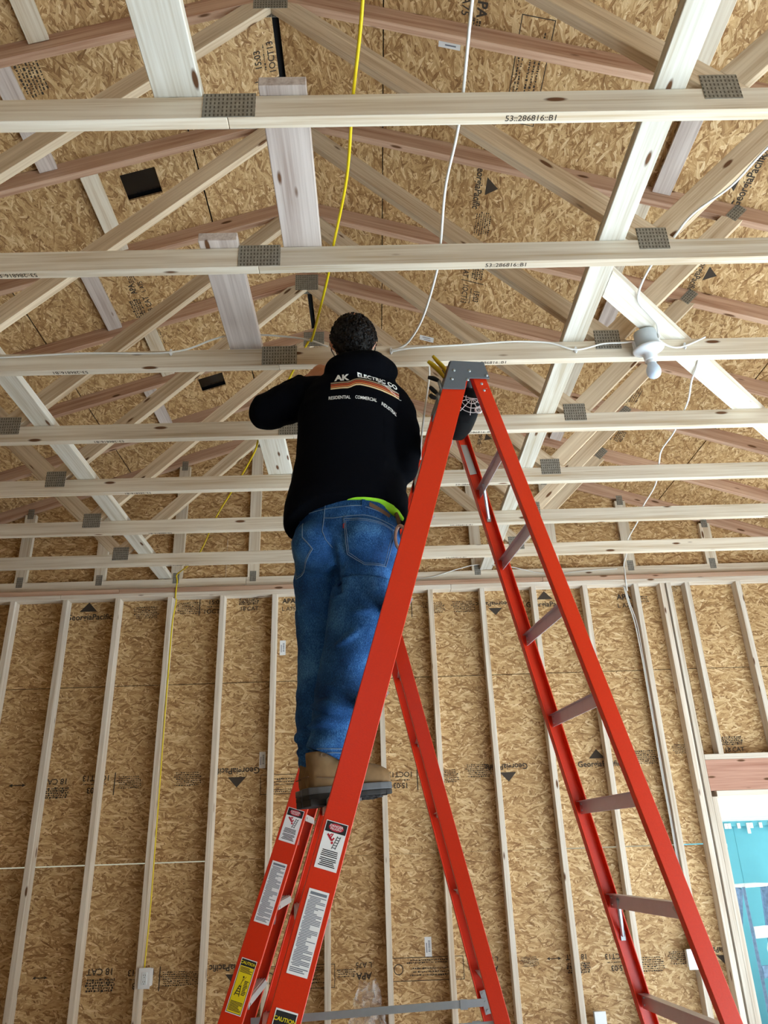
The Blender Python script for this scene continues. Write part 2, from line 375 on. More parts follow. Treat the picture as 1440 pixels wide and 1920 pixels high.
# ---------------------------------------------------------------- back wall
YW = 5.72; YS = YW + 0.089
wall = empty('wall_back', (0, YS, 0), kind='structure', label='framed gable wall of pale studs over osb sheathing')
FW = Matrix(((1, 0, 0, 0), (0, 0, 1, YS+0.001), (0, 1, 0, H), (0, 0, 0, 1)))     # local X->x, Y->z, Z->+y
roofz = lambda x: 3.52 - abs(x-XC)/3
def wpanel(x0, x1, z0, z1):
    if z1 <= 1.95 or (z1 > 1.95 and z0 < 1.5 and x0 > -4.5 and x1 < 4.2):
        poly = [(x0, z0), (x1, z0), (x1, z1), (x0, z1)]
    else: poly = [(x0, z0), (x1, z0), (x1, z1), (x0, z1)]
    poly = clip(poly, 1/3, 1, 3.52 + XC/3); poly = clip(poly, -1/3, 1, 3.52 - XC/3)
    if len(poly) > 2: panel('osb_panel', poly, FW, wall)
G = 0.0012
def wrow(z0, z1, joints, tops=None):
    for i in range(len(joints)-1):
        wpanel(joints[i]+G, joints[i+1]-G, z0, z1 if tops is None else tops[i])
wrow(-1.7, -1.257, [-4.69, -2.39, 0.05, 2.40])
wrow(-1.254, 0, [-4.69, -3.61, -1.17, 1.27, 2.40], [-0.0415, -0.0425, -0.0365, -0.0425])
wrow(-0.035, 1.184, [-4.69, -2.39, 0.05, 2.40])
wpanel(2.403, 3.94, 0.264, 1.184)
wpanel(3.45, 3.94, -1.7, 0.26)
wrow(1.189, 2.406, [-4.69, -3.61, -1.17, 1.27, 3.94])
wrow(2.409, 3.55, [-4.69, -2.39, 0.05, 2.49, 3.94])
boxo('seam_light_block', MAT['felt'], wall, (-4.69, YS+0.0135, Zr(1.13)), (3.94, YS+0.0150, Zr(1.24)), 0)  # added unseen strips behind the seams, block outside light so the gaps stay dark
boxo('seam_light_block', MAT['felt'], wall, (-1.17, YS+0.0135, Zr(-0.09)), (1.27, YS+0.0150, Zr(0.02)), 0)
boxo('seam_light_block', MAT['felt'], wall, (-4.4, YS+0.0135, Zr(2.36)), (3.7, YS+0.0150, Zr(2.45)), 0)
X0 = -0.3558
def stud(x, z0, z1, name='wall_stud'):
    return boxo(name, MAT['stud'], wall, (x-0.019, YW, Zr(z0)), (x+0.019, YS, Zr(z1)), 0.002, along=2)
ZP = 1.852
for k in range(-10, 7): stud(X0+0.4064*k, -1.662, ZP)
for k in (7, 8, 9): stud(X0+0.4064*k, 0.551, ZP, 'cripple_stud')
stud(2.289, -1.662, ZP, 'king_stud'); stud(2.341, -1.662, ZP, 'king_stud'); stud(2.380, -1.70, 0.264, 'trimmer_stud')
stud(3.47, -1.70, 0.264, 'trimmer_stud'); stud(3.52, -1.662, ZP, 'king_stud')
boxo('sole_plate', MAT['stud'], wall, (-4.69, YW, 0.0), (2.36, YS, 0.038), 0.002)
for i, (a, b) in enumerate(((-4.69, -2.43), (-2.428, 0.62), (0.622, 3.94))): boxo('top_plate', MAT['stud'], wall, (a, YW, Zr(1.852)), (b, YS, Zr(1.8895)), 0.002)
for i, (a, b) in enumerate(((-4.69, -1.98), (-1.978, 1.35), (1.352, 3.94))): boxo('top_plate', MAT['pink'], wall, (a, YW-0.002, Zr(1.8905)), (b, YS, Zr(1.9275)), 0.002)
boxo('header_plate', MAT['stud'], wall, (2.361, YW, Zr(0.513)), (3.50, YS, Zr(0.551)), 0.002)
boxo('header_beam', MAT['redwood'], wall, (2.361, YW+0.002, Zr(0.303)), (3.50, YS, Zr(0.512)), 0.002)
boxo('header_plate', MAT['stud'], wall, (2.400, YW, Zr(0.264)), (3.45, YS, Zr(0.302)), 0.002)
# side walls, never in the picture: they shade the room; the daylight comes in through their door openings
wl = empty('wall_left', (-4.75, 0, 0), kind='structure', label='osb sheathed side wall')
boxo('osb_panel', MAT['osb'], wl, (-4.80, -5.2, 0), (-4.70, 5.83, 3.66), 0)
wr = empty('wall_right', (4.0, 0, 0), kind='structure', label='side wall with a wide door opening')
boxo('osb_panel', MAT['osb'], wr, (3.95, 4.7, 0), (4.05, 5.83, 3.66), 0)
boxo('osb_panel', MAT['osb'], wr, (3.95, -5.2, 0), (4.05, -2.0, 3.66), 0)
boxo('osb_panel', MAT['osb'], wr, (3.95, -2.0, 2.95), (4.05, 4.7, 3.66), 0)
wf = empty('wall_front', (0, -5.1, 0), kind='structure', label='osb sheathed front wall')
boxo('osb_panel', MAT['osb'], wf, (-4.8, -5.2, 0), (4.05, -5.1, 3.66), 0)

# ---------------------------------------------------------------- roof deck
TH = math.atan(1/3); CT, ST = math.cos(TH), math.sin(TH)
roof = empty('ceiling', (XC, 0, Zr(3.524)), kind='structure', label='open roof underside of osb sheets')
ridge = Vector((XC, 0, Zr(3.524)))
FR = Matrix(((0, -CT, ST, ridge.x), (1, 0, 0, 0), (0, ST, CT, ridge.z), (0, 0, 0, 1)))
FL = Matrix(((0, CT, -ST, ridge.x), (-1, 0, 0, 0), (0, ST, CT, ridge.z), (0, 0, 0, 1)))
DX = [0.016, 0.4925, 1.6365, 2.79, 3.95, 4.9]
YJ = [[DK(-7)+.019, DK(-3)+.019, DK(1)+.019, DK(5)+.019, 5.95], [DK(-9)+.019, DK(-5)+.019, DK(-1)+.019, DK(3)+.019, 5.95]]
for side, F in ((1, FR), (-1, FL)):
    for r in range(5):
        a = -(DX[r]+(0.0 if r == 0 else 0.0035))/CT; b = -(DX[r+1]-0.0035)/CT
        js = YJ[(r + (side > 0)) % 2]
        for i in range(4):
            y0, y1 = max(js[i], -5.3)+0.0012, js[i+1]-0.0012
            if y1 < -5: continue
            if side < 0: y0, y1 = -y1, -y0
            hs = None
            if side < 0 and r == 1:
                for (vy0, vy1) in ((2.915, 3.085), (4.79, 4.96)):
                    if y0 < -vy1 and y1 > -vy0: hs = (-vy1, -0.875/CT, -vy0, -0.700/CT)
            panel('osb_panel', [(y0, b), (y1, b), (y1, a), (y0, a)], F, roof, hole=hs)
for F in (FR, FL):
    y0, y1 = (-5.3, 5.95) if F is FR else (-5.95, 5.3)
    bm = bmesh.new(); box_bm(bm, ((y0+y1)/2, -2.59, 0.045), (y1-y0, 5.20, 0.002))
    mesh_obj('roof_felt', bm_mesh(bm), MAT['felt'], roof, F)
for i, (side, dx0, dx1, k) in enumerate(((-1, .93, 1.03, 0), (-1, 1.12, 1.22, 1), (-1, .965, 1.055, 2), (-1, 1.18, 1.27, 3), (-1, 1.0, 1.09, 4), (-1, 1.16, 1.25, 5),
                                         (1, 1.735, 1.825, 0), (1, 1.80, 1.89, 1), (1, 1.735, 1.825, 2), (1, 1.80, 1.89, 3), (1, 1.735, 1.825, 4), (1, 1.80, 1.89, 5))):
    y0, y1 = DK(k)+0.040, DK(k+1)-0.002; F = FR if side > 0 else FL
    yc = (y0+y1)/2 if side > 0 else -(y0+y1)/2
    mesh_obj('blocking_board', box_mesh(y1-y0, 0.089, 0.038), MAT['grey_board'] if i % 2 else MAT['spf'], roof,
             F @ Matrix.Translation((yc, -(dx0+dx1)/2/CT, -0.0205)))
for j, (vy0, vy1) in enumerate(((2.915, 3.085), (4.79, 4.96))):
    v = empty('roof_vent', tuple(FL @ Vector((-(vy0+vy1)/2, -0.7875/CT, 0.04))),
              label=('dark square roof vent opening, the larger one in the upper left', 'smaller dark vent opening just left of the worker above the third chord')[j], cat='roof vent', group='square roof vents')
    w2, h2 = (vy1-vy0)/2+0.004, 0.175/2/CT+0.004
    Fv = FL @ Matrix.Translation((-(vy0+vy1)/2, -0.7875/CT, 0.0))
    bm = bmesh.new(); box_bm(bm, (0, 0, 0.030), (2*w2, 2*h2, 0.004)); mesh_obj('back_plate', bm_mesh(bm), MAT['vent'], v, Fv)
    bm = bmesh.new()
    for sx in (-1, 1): box_bm(bm, (sx*w2, 0, 0.021), (0.003, 2*h2, 0.018)); box_bm(bm, (0, sx*h2, 0.021), (2*w2, 0.003, 0.018))
    mesh_obj('collar', bm_mesh(bm), MAT['vent'], v, Fv)

# ---------------------------------------------------------------- printing on the sheets
def stamp_gp(kind=0):
    """mill stamp printed on the sheathing: name, triangle mark, lines of small print"""
    bm = bmesh.new()
    add_me(bm, text_me('GeorgiaPacific', 0.055, 0.02), Matrix.Translation((0, -0.02, 0)))
    poly_bm(bm, [(-0.07, 0.02), (0.05, 0.02), (-0.01, 0.085)])
    return bm
def smallprint(bm, x, y, wd, rows, h=0.008, gap=0.014, rs=random.Random(3)):
    for r in range(rows):
        xx = x - wd/2*rs.uniform(.7, 1)
        while xx < x + wd/2*rs.uniform(.75, 1):
            l = rs.uniform(0.003, 0.016); dy = rs.uniform(-.1, .1)*h; rect_bm(bm, xx, y-r*gap-h*rs.uniform(.2, .6)+dy, xx+l, y-r*gap+h*rs.uniform(.15, .6)+dy); xx += l+rs.uniform(0.002, 0.007)
def stamp_meshes():
    S = {}
    bm = stamp_gp(); S['gp'] = bm_mesh(bm)
    bm = bmesh.new(); smallprint(bm, 0, 0.045, 0.20, 7); S['print'] = bm_mesh(bm)
    bm = bmesh.new(); add_me(bm, text_me('15:03', 0.05, 0.02), Matrix.Translation((0, 0.035, 0))); add_me(bm, text_me('1OCT13', 0.05, 0.015), Matrix.Translation((0, -0.04, 0)))
    smallprint(bm, 0, 0.0, 0.18, 1); rect_bm(bm, -.125, -.07, -.118, .07); S['date'] = bm_mesh(bm)
    bm = bmesh.new(); add_me(bm, text_me('18 CAT', 0.05, 0.015), Matrix.Translation((0.01, -0.04, 0))); smallprint(bm, 0, 0.06, 0.2, 5, 0.012); S['cat'] = bm_mesh(bm)
    bm = bmesh.new(); add_me(bm, text_me('APA', 0.06, 0.03), Matrix.Translation((0, 0.03, 0))); add_me(bm, text_me('L A75', 0.05, 0.01), Matrix.Translation((0.0, -0.04, 0))); smallprint(bm, .13, 0.03, 0.14, 4); S['apa'] = bm_mesh(bm)
    bm = bmesh.new()
    for x0, y0, x1, y1 in ((-.3, -.085, .3, -.080), (-.3, .080, .3, .085), (-.3, -.085, -.295, .085), (.295, -.085, .3, .085)): rect_bm(bm, x0, y0, x1, y1)
    smallprint(bm, -0.03, 0.045, 0.40, 3, 0.012, 0.024); smallprint(bm, -0.03, -0.045, 0.44, 2, 0.01, 0.018)
    for i in range(20):
        a = i*math.pi/10; b = a+math.pi/10
        poly_bm(bm, [(.24+.04*math.cos(a), .04*math.sin(a)), (.24+.04*math.cos(b), .04*math.sin(b)), (.24+.033*math.cos(b), .033*math.sin(b)), (.24+.033*math.cos(a), .033*math.sin(a))])
    S['box'] = bm_mesh(bm)
    bm = bmesh.new(); rect_bm(bm, -.045, -.003, .045, .003); poly_bm(bm, [(-.06, 0), (-.035, -.012), (-.035, .012)]); poly_bm(bm, [(.06, 0), (.035, .012), (.035, -.012)]); S['arrow'] = bm_mesh(bm)
    for m in S.values(): m.materials.append(MAT['ink'])
    return S
ST_ = stamp_meshes()
def wstamp(kind, x, z, flip=False, s=1.0):
    m = Matrix.Translation((x, YS-0.0006, Zr(z))) @ Matrix.Rotation(math.pi/2, 4, 'X') @ Matrix.Rotation(math.pi if flip else 0, 4, 'Z') @ Matrix.Scale(s, 4)
    mesh_obj('printed_stamp', ST_[kind], None, wall, m)
for k, x, z, f, s in (('gp', -2.22, 1.755, 0, 1.15), ('print', -1.78, 1.755, 0, 1), ('print', -1.44, 1.78, 0, 1), ('date', -1.24, 1.79, 0, 1), ('cat', -.98, 1.80, 0, .9), ('apa', -.66, 1.79, 0, .9), ('box', -.28, 1.80, 0, .8),
                      ('date', .20, 1.72, 1, .9), ('print', .48, 1.735, 1, .95), ('print', .72, 1.735, 1, .95), ('gp', .96, 1.73, 1, .9), ('gp', 1.38, 1.75, 0, 1.05), ('apa', 2.0, 1.74, 0, 1.0), ('print', 2.36, 1.84, 0, .8),
                      ('cat', -2.30, .475, 1, 1.1), ('date', -2.02, .49, 1, 1.1), ('print', -1.78, .50, 1, .9), ('print', -1.36, .51, 1, 1), ('gp', -1.02, .53, 1, 1.1), ('arrow', -2.58, .50, 0, 1), ('box', -.60, .45, 0, .8),
                      ('date', .17, .45, 1, 1), ('print', .50, .47, 1, .95), ('print', .74, .50, 1, .95), ('gp', .94, .50, 1, 1.0), ('gp', 1.62, .535, 0, 1.0), ('print', 1.96, .55, 0, 1.0), ('print', 2.24, .60, 0, .7), ('cat', 2.62, .62, 0, .9),
                      ('arrow', -2.24, -.70, 0, .8), ('cat', -1.84, -.72, 1, 1.1), ('date', -1.58, -.73, 1, 1.0), ('print', -1.36, -.73, 1, .9), ('print', -1.22, -.73, 1, .8), ('gp', -.98, -.70, 1, 1.0), ('box', -.55, -.75, 1, .8), ('apa', -.12, -.73, 1, .9), ('box', .30, -.73, 1, .8),
                      ('apa', .72, -.72, 1, .8), ('print', .98, -.71, 1, .6), ('arrow', 1.14, -.70, 0, .8), ('cat', 1.30, -.73, 1, .9), ('date', 1.56, -.735, 1, .9), ('print', 1.78, -.75, 1, .9), ('print', 1.98, -.72, 1, .8), ('gp', 2.26, -.70, 1, .8)):
    wstamp(k, x, z, bool(f), s)
def rstamp(kind, x, y, flip=False, s=1.0):
    dx = abs(x-XC); F = FR if x > XC else FL; yy = y if x > XC else -y
    R = Matrix.Rotation(math.pi, 4, 'X') @ Matrix.Rotation(math.pi if flip else 0, 4, 'Z')
    mesh_obj('printed_stamp', ST_[kind], None, roof, F @ Matrix.Translation((yy, -dx/CT, -0.0006)) @ R @ Matrix.Scale(s, 4))
for k, x, y, f, s in (('gp', .64, 2.99, 0, 1.0), ('print', .67, 3.24, 0, .9), ('cat', .66, 3.60, 0, 1), ('date', .67, 3.84, 0, 1), ('box', .76, 2.32, 0, .85), ('apa', .50, 2.06, 0, 1), ('gp', 1.79, 2.62, 1, 1), ('print', 1.83, 2.40, 1, 1),
                      ('gp', 1.83, 3.24, 0, .9), ('print', 1.82, 4.45, 0, 1), ('cat', 1.86, 4.98, 0, .9), ('print', -1.44, 2.30, 0, 1.1), ('cat', -1.40, 3.90, 0, 1), ('print', -1.40, 4.22, 0, .9), ('date', -.45, 2.48, 0, .9), ('gp', .95, 5.5, 0, .9), ('apa', -1.39, 3.72, 0, .8)):
    rstamp(k, x, y, bool(f), s)
def sticker(parent, F, w_, h_):
    bm = bmesh.new(); rect_bm(bm, -w_/2, -h_/2, w_/2, h_/2); o = mesh_obj('paper_sticker', bm_mesh(bm), MAT['paper'], parent, F)
    bm = bmesh.new(); xx = -w_*.25
    rs = random.Random(int(w_*1000))
    while xx < w_*.3: l = rs.uniform(.002, .005); rect_bm(bm, xx, -h_*.3, xx+l, h_*.0, .0004); xx += l+.003
    rect_bm(bm, -w_*.3, h_*.18, w_*.2, h_*.3, .0004)
    mesh_obj('bar_code', bm_mesh(bm), MAT['greytext'], o, F)
for x, z, a in ((.311, -.604, math.pi/2), (-.83, .62, math.pi/2), (-.70, 1.444, math.pi/2)):
    sticker(wall, Matrix.Translation((x, YS-0.0008, Zr(z))) @ Matrix.Rotation(math.pi/2, 4, 'X') @ Matrix.Rotation(a, 4, 'Z'), .115, .045)
for x, y in ((.41, 2.25), (.43, 4.387), (.97, 5.2)):
    sticker(roof, FR @ Matrix.Translation((y, -(x-XC)/CT, -0.0008)) @ Matrix.Rotation(math.pi, 4, 'X') @ Matrix.Rotation(-math.pi/2, 4, 'Z'), .10, .055)

# ================================================================ TRUSSES
def mir(poly, s): return [(XC+s*p[0], p[1]) for p in poly]
BIG = 6.0
def strip(z0, slope, hv):                      # band z0+slope*dx .. +hv
    return [(0, z0), (BIG, z0+slope*BIG), (BIG, z0+slope*BIG+hv), (0, z0+hv)]
TC = strip(3.43, -1/3, 0.094); TC = clip(TC, 1, 0, 4.85)
W1 = strip(3.384, -0.976, 0.1244); W1 = clip(W1, 0, -1, -2.0175); W1 = clip(W1, 1/3, 1, 3.4295)
W1 = clip(W1, -1, 0, -0.0006)
W2 = strip(2.02-0.985*1.509, 0.985, 0.125); W2 = clip(W2, 0, -1, -2.0175); W2 = clip(W2, 1/3, 1, 3.4295); W2 = clip(W2, -0.976, -1, -3.5085)
members = []                                   # (name, mesh, frame, material)
for s in (1, -1):
    for nm, P, ang, mt in (('top_chord', TC, -TH, 'pink'), ('web', W1, -math.atan(0.976), 'web'), ('web', W2, math.atan(0.985), 'web')):
        me, F = prism_mesh(mir(P, s), 0, 0.038, ang*s); members.append((nm, me, F, mt))
for x0, x1 in ((-4.69, -0.3788), (-0.3772, 3.94)):
    me, F = prism_mesh([(x0, 1.928), (x1, 1.928), (x1, 2.017), (x0, 2.017)], 0, 0.038, 0); members.append(('bottom_chord', me, F, 'spf'))
def plate_mesh(w_, h_):
    bm = bmesh.new(); box_bm(bm, (0, 0, 0), (w_, 0.0016, h_)); return bm_mesh(bm, 'plate')
PM = {n: plate_mesh(*s) for n, s in {'splice': (.152, .096), 'joint': (.112, .100), 'peak': (.150, .125), 'mid': (.055, .10)}.items()}
for m in PM.values(): m.materials.append(MAT['plate'])
plates = [('splice', XC, 1.978, 0), ('joint', 1.067, 2.022, 0), ('joint', XC-1.442, 2.022, 0), ('peak', XC, 3.425, 0)]
for s in (1, -1): plates.append(('mid', XC+s*2.175, 2.745, s*math.radians(45)))
stampm = text_me('53::286816::B1', 0.026, 0.015); stampm.materials.append(MAT['ink'])
ORD = ['nearest', 'second nearest', 'third nearest', 'fourth nearest', 'fifth nearest', 'sixth nearest', 'seventh nearest']
WHERE = ['its bottom chord crosses the top of the photo', 'its chord runs just above the worker\'s head', 'its chord carries the light bulb and the worker reaches it', 'its chord passes behind the worker\'s elbow',
         'its chord passes behind the worker\'s back', 'its chord passes behind the worker\'s waist', 'last one before the gable wall, passing behind his hips']
for k in range(-1, 7):
    y = DK(k)
    t = empty('roof_truss', (XC, y, Zr(1.928)), label=f'{ORD[k]} wooden roof truss, {WHERE[k]}' if k >= 0 else 'wooden roof truss overhead, just past the top edge of the photo', cat='truss', group='wooden fink roof trusses')
    for nm, me, F, mt in members:
        o = mesh_obj(nm, me, MAT[mt], t, Matrix.Translation((0, y, H)) @ F)
    for pn, px, pz, a in plates:
        for dy in (-0.0009, 0.0389):
            mesh_obj('connector_plate', PM[pn], None, t, Matrix.Translation((px, y+dy, Zr(pz))) @ Matrix.Rotation(a, 4, 'Y'))
    for px, rz in ((0.50, 0), (-1.22, math.pi)):
        mesh_obj('chord_stamp', stampm, None, t, Matrix.Translation((px + (0.02*k if rz == 0 else -.03*k), y+0.019, Zr(1.9276))) @ Matrix.Rotation(math.pi, 4, 'X') @ Matrix.Rotation(rz, 4, 'Z'))
# gable truss on the wall
YG = 5.770
gt = empty('gable_truss', (XC, YG, Zr(1.928)), label='gable end truss with upright members standing on the back wall', cat='truss')
for s in (1, -1):
    me, F = prism_mesh(mir(TC, s), YG, YG+0.038, -TH*s); mesh_obj('top_chord', me, MAT['pink'], gt, Matrix.Translation((0, 0, H)) @ F)
for x0, x1 in ((-4.69, -1.0), (-0.998, 3.94)): boxo('bottom_chord', MAT['spf'], gt, (x0, YG, Zr(1.9285)), (x1, YG+.038, Zr(2.017)), 0.0015)
gp = plate_mesh(.05, .085); gp.materials.append(MAT['plate'])
for x in (-3.40, -2.79, -2.165, -1.555, -.945, -.335, .255, .85, 1.47, 2.085, 2.75, 3.3):
    zt = 3.43-abs(x-XC)/3-0.001-0.045/3
    me, F = prism_mesh([(x-.0445, 2.0175), (x+.0445, 2.0175), (x+.0445, zt), (x-.0445, zt)], YG, YG+.038, math.pi/2)
    mesh_obj('upright', me, MAT['spf'], gt, Matrix.Translation((0, 0, H)) @ F)
    for z in (2.022, zt+.005): mesh_obj('connector_plate', gp, None, gt, Matrix.Translation((x, YG-.0009, Zr(z))))

# ---------------------------------------------------------------- bracing boards lying on the chords
def brace(name, label, mat, lo, hi):
    o = boxo(name, MAT[mat], None, (lo[0], lo[1], Zr(2.0178)), (hi[0], hi[1], Zr(2.0558)), 0.002); return tag(o, label, 'bracing board')
brace('lateral_brace', 'long pale bracing board running away over the chords, right of the ladder', 'pale', (.868, -.9, 0), (.963, 5.765, 0))
brace('lateral_brace', 'long pale bracing board over the chords at far left', 'pale', (-1.692, .3, 0), (-1.590, 5.765, 0))
ang = math.radians(44.6); ca, sa = math.cos(ang), math.sin(ang)
bc = (1.93, 3.345); q4 = [(bc[0]+u*ca-v*sa, bc[1]+u*sa+v*ca) for u, v in ((-1.6, -.054), (1.3, -.054), (1.3, .054), (-1.6, .054))]
q4 = clip(q4, -1, 0, -.9645)                                   # cut to butt against the long board
F = Matrix.Translation((bc[0], bc[1], Zr(2.0178))) @ Matrix.Rotation(ang, 4, 'Z'); Fi = F.inverted(); bm = bmesh.new()
a_ = [bm.verts.new(Fi @ Vector((x, y, Zr(2.0178)))) for x, y in q4]; b_ = [bm.verts.new(Fi @ Vector((x, y, Zr(2.0558)))) for x, y in q4]
bm.faces.new(a_); bm.faces.new(b_[::-1]); n = len(q4)
for i in range(n): bm.faces.new((a_[(i+1) % n], a_[i], b_[i], b_[(i+1) % n]))
bmesh.ops.recalc_face_normals(bm, faces=bm.faces); bevel(bm, .0015)
o = mesh_obj('diagonal_brace', bm_mesh(bm), MAT['pale'], None, F); tag(o, 'white diagonal bracing board behind the light bulb at right', 'bracing board')
for nm, x0, x1, y0, y1, lab, mt in (('A', -.595, -.455, .75, 1.60, 'wide greyish board lying over the nearest chord, top left', 'pale'), ('B', -.289, -.151, 1.512, 2.20, 'wide greyish board with two knots between the first and second chords', 'grey_board'),
                            ('C', -.592, -.452, 2.115, 2.80, 'wide greyish board between the second and third chords, left of the worker\'s head', 'grey_board'), ('D', -.586, -.447, 3.31, 4.03, 'wide pale board below the worker\'s raised elbow', 'pale'), ('F', -.289, -.151, 3.94, 4.64, 'wide board peeking out beside the worker\'s lower back', 'grey_board')):
    brace('walkway_board', lab, mt, (x0, y0, 0), (x1, y1, 0))['group'] = 'wide boards laid over the chords'
bm = bmesh.new(); box_bm(bm, (XC, 0.3, Zr(3.560)), (0.30, 11.2, 0.012)); mesh_obj('ridge_cap', bm_mesh(bm), MAT['felt'], roof)

# ================================================================ STEP LADDERS
def cprofile(b, wd, fl, side, th=0.0045):
    """C channel in (u, w): web on the outer side, flanges turned in; side=-1 near rail, +1 far rail; web outer face at w=0"""
    s = -side
    return [(-b/2, 0), (b/2, 0), (b/2, s*fl), (b/2-th, s*fl), (b/2-th, s*th), (-b/2+th, s*th), (-b/2+th, s*fl), (-b/2, s*fl)]
def rail(name, parent, base, prof, lo, hi):
    """channel from local point lo to hi (u, w, z), cut level"""
    bm = bmesh.new(); rings = []
    n = 10
    for i in (0, 1):
        p = lo if i == 0 else hi
        rings.append([bm.verts.new((p[0]+q[0], p[1]+q[1], p[2])) for q in prof])
    m = len(prof)
    for k in range(m): bm.faces.new((rings[0][k], rings[0][(k+1) % m], rings[1][(k+1) % m], rings[1][k]))
    bm.faces.new(rings[0][::-1]); bm.faces.new(rings[1])
    bmesh.ops.recalc_face_normals(bm, faces=bm.faces)
    bevel(bm, 0.0014)
    return mesh_obj(name, bm_mesh(bm, 'rail'), MAT['fibre'], parent, base)
def decal(parent, F, w_, h_, mat, name, parts):
    bm = bmesh.new(); rect_bm(bm, -w_/2, -h_/2, w_/2, h_/2); o = mesh_obj(name, bm_mesh(bm), mat, parent, F)
    for nm, mt, fn in parts:
        bm = bmesh.new(); fn(bm)
        for v in bm.verts: v.co.z += 0.0003
        mesh_obj(nm, bm_mesh(bm), mt, o, F)
    return o
def lines(bm, x0, x1, y0, y1, n, seed, indent=0.0):
    rs = random.Random(seed); dy = (y1-y0)/n
    for i in range(n):
        a = x0 + (rs.choice((0, 0, 0, indent))); b = x1 - rs.choice((0, 0.0, (x1-x0)*.3, (x1-x0)*.5))*(1 if indent else .5)
        rect_bm(bm, a, y0+i*dy+dy*.2, b, y0+i*dy+dy*.78, rs.uniform(0, .00005))
def ellipse(bm, cx, cy, a, b, z=0, n=24): poly_bm(bm, [(cx+a*math.cos(2*math.pi*i/n), cy+b*math.sin(2*math.pi*i/n)) for i in range(n)], z)
def bar(bm, x0, y0, x1, y1, t, z=0):
    d = Vector((x1-x0, y1-y0)); n = Vector((-d.y, d.x)).normalized()*t/2
    poly_bm(bm, [(x0+n.x, y0+n.y), (x0-n.x, y0-n.y), (x1-n.x, y1-n.y), (x1+n.x, y1+n.y)], z)
def danger(parent, F, w_, h_):
    def head(bm): rect_bm(bm, -w_*.47, h_*.27, w_*.47, h_*.485)
    def oval(bm): ellipse(bm, 0, h_*.378, w_*.34, h_*.085, 0.0003)
    def txt(bm):
        add_me(bm, text_me('DANGER', h_*.075, .01), Matrix.Translation((0, h_*.405, .0006))); add_me(bm, text_me('PELIGRO', h_*.065, .01), Matrix.Translation((0, h_*.345, .0006)))
    def man(bm):
        bar(bm, -w_*.30, h_*.22, -w_*.05, h_*.10, w_*.09); bar(bm, -w_*.05, h_*.10, w_*.02, h_*.17, w_*.07); bar(bm, -w_*.14, h_*.14, -w_*.06, h_*.25, w_*.05)
        bar(bm, -w_*.22, h_*.18, -w_*.12, h_*.24, w_*.05); ellipse(bm, -w_*.02, h_*.06, w_*.055, w_*.055)
    def lad(bm):
        bar(bm, w_*.02, -h_*.06, w_*.16, h_*.22, w_*.03); bar(bm, w_*.18, -h_*.06, w_*.30, h_*.22, w_*.03)
        for i in range(5): t = i/5+.1; bar(bm, w_*(.02+.14*t), h_*(-.06+.28*t), w_*(.18+.12*t), h_*(-.06+.28*t), w_*.03)
    def body(bm): 
        rs = random.Random(5)
        for i in range(9):
            y = -h_*.11 - i*h_*.037 - (h_*.015 if i > 3 else 0); a = w_*rs.uniform(.28, .38); rect_bm(bm, -a, y-h_*.010, a, y+h_*.010)
    return decal(parent, F, w_, h_, MAT['paper'], 'danger_label', [('black_band', MAT['blackprint'], head), ('red_oval', MAT['redprint'], oval), ('danger_lettering', MAT['paper'], txt), ('falling_figure', MAT['redprint'], man), ('ladder_figure', MAT['blackprint'], lad), ('warning_lines', MAT['blackprint'], body)])
def longlabel(parent, F, w_, h_):
    def body(bm): lines(bm, -w_*.42, w_*.44, -h_*.40, h_*.42, 46, 11, w_*.06); rect_bm(bm, -w_*.40, h_*.435, w_*.42, h_*.47); lines(bm, -w_*.42, w_*.44, -h_*.47, -h_*.41, 3, 4)
    return decal(parent, F, w_, h_, MAT['paper'], 'instruction_label', [('small_print', MAT['greytext'], body)])
def caution(parent, F, w_, h_):
    def border(bm):
        t = w_*.03
        for x0, y0, x1, y1 in ((-w_*.46, -h_*.485, -w_*.46+t, h_*.485), (w_*.46-t, -h_*.485, w_*.46, h_*.485), (-w_*.46, -h_*.485, w_*.46, -h_*.485+t)): rect_bm(bm, x0, y0, x1, y1)
        rect_bm(bm, -w_*.46, h_*.36, w_*.46, h_*.485)
    def yel(bm): rect_bm(bm, -w_*.43, -h_*.475, w_*.43, h_*.358, .0001)
    def txt(bm): add_me(bm, text_me('CAUTION', w_*.22, .02), Matrix.Translation((0, h_*.42, .0006)))
    def fig(bm):
        z = .0005
        lines(bm, -w_*.38, w_*.38, h_*.24, h_*.345, 5, 2); lines(bm, -w_*.38, w_*.38, -h_*.45, -h_*.27, 8, 3); lines(bm, w_*.10, w_*.36, -h_*.15, h_*.12, 10, 8)
        bar(bm, -w_*.28, -h_*.18, -w_*.12, h_*.02, w_*.05, z); bar(bm, w_*.02, -h_*.18, -w_*.04, h_*.02, w_*.05, z)
        for i in range(4): bar(bm, -w_*(.25-.04*i), -h_*(.14-.045*i), -w_*.0, -h_*(.14-.045*i), w_*.05, z)
        bar(bm, -w_*.08, h_*.03, -w_*.02, h_*.15, w_*.03, z); bar(bm, -w_*.02, h_*.10, w_*.14, h_*.19, w_*.02, z); ellipse(bm, -w_*.03, h_*.17, w_*.05, w_*.05, z)
        for v in bm.verts: v.co.z += .0002
    return decal(parent, F, w_, h_, MAT['paper'], 'caution_label', [('black_border', MAT['blackprint'], border), ('yellow_field', MAT['yelsticker'], yel), ('caution_lettering', MAT['yelsticker'], txt), ('caution_figure', MAT['blackprint'], fig)])

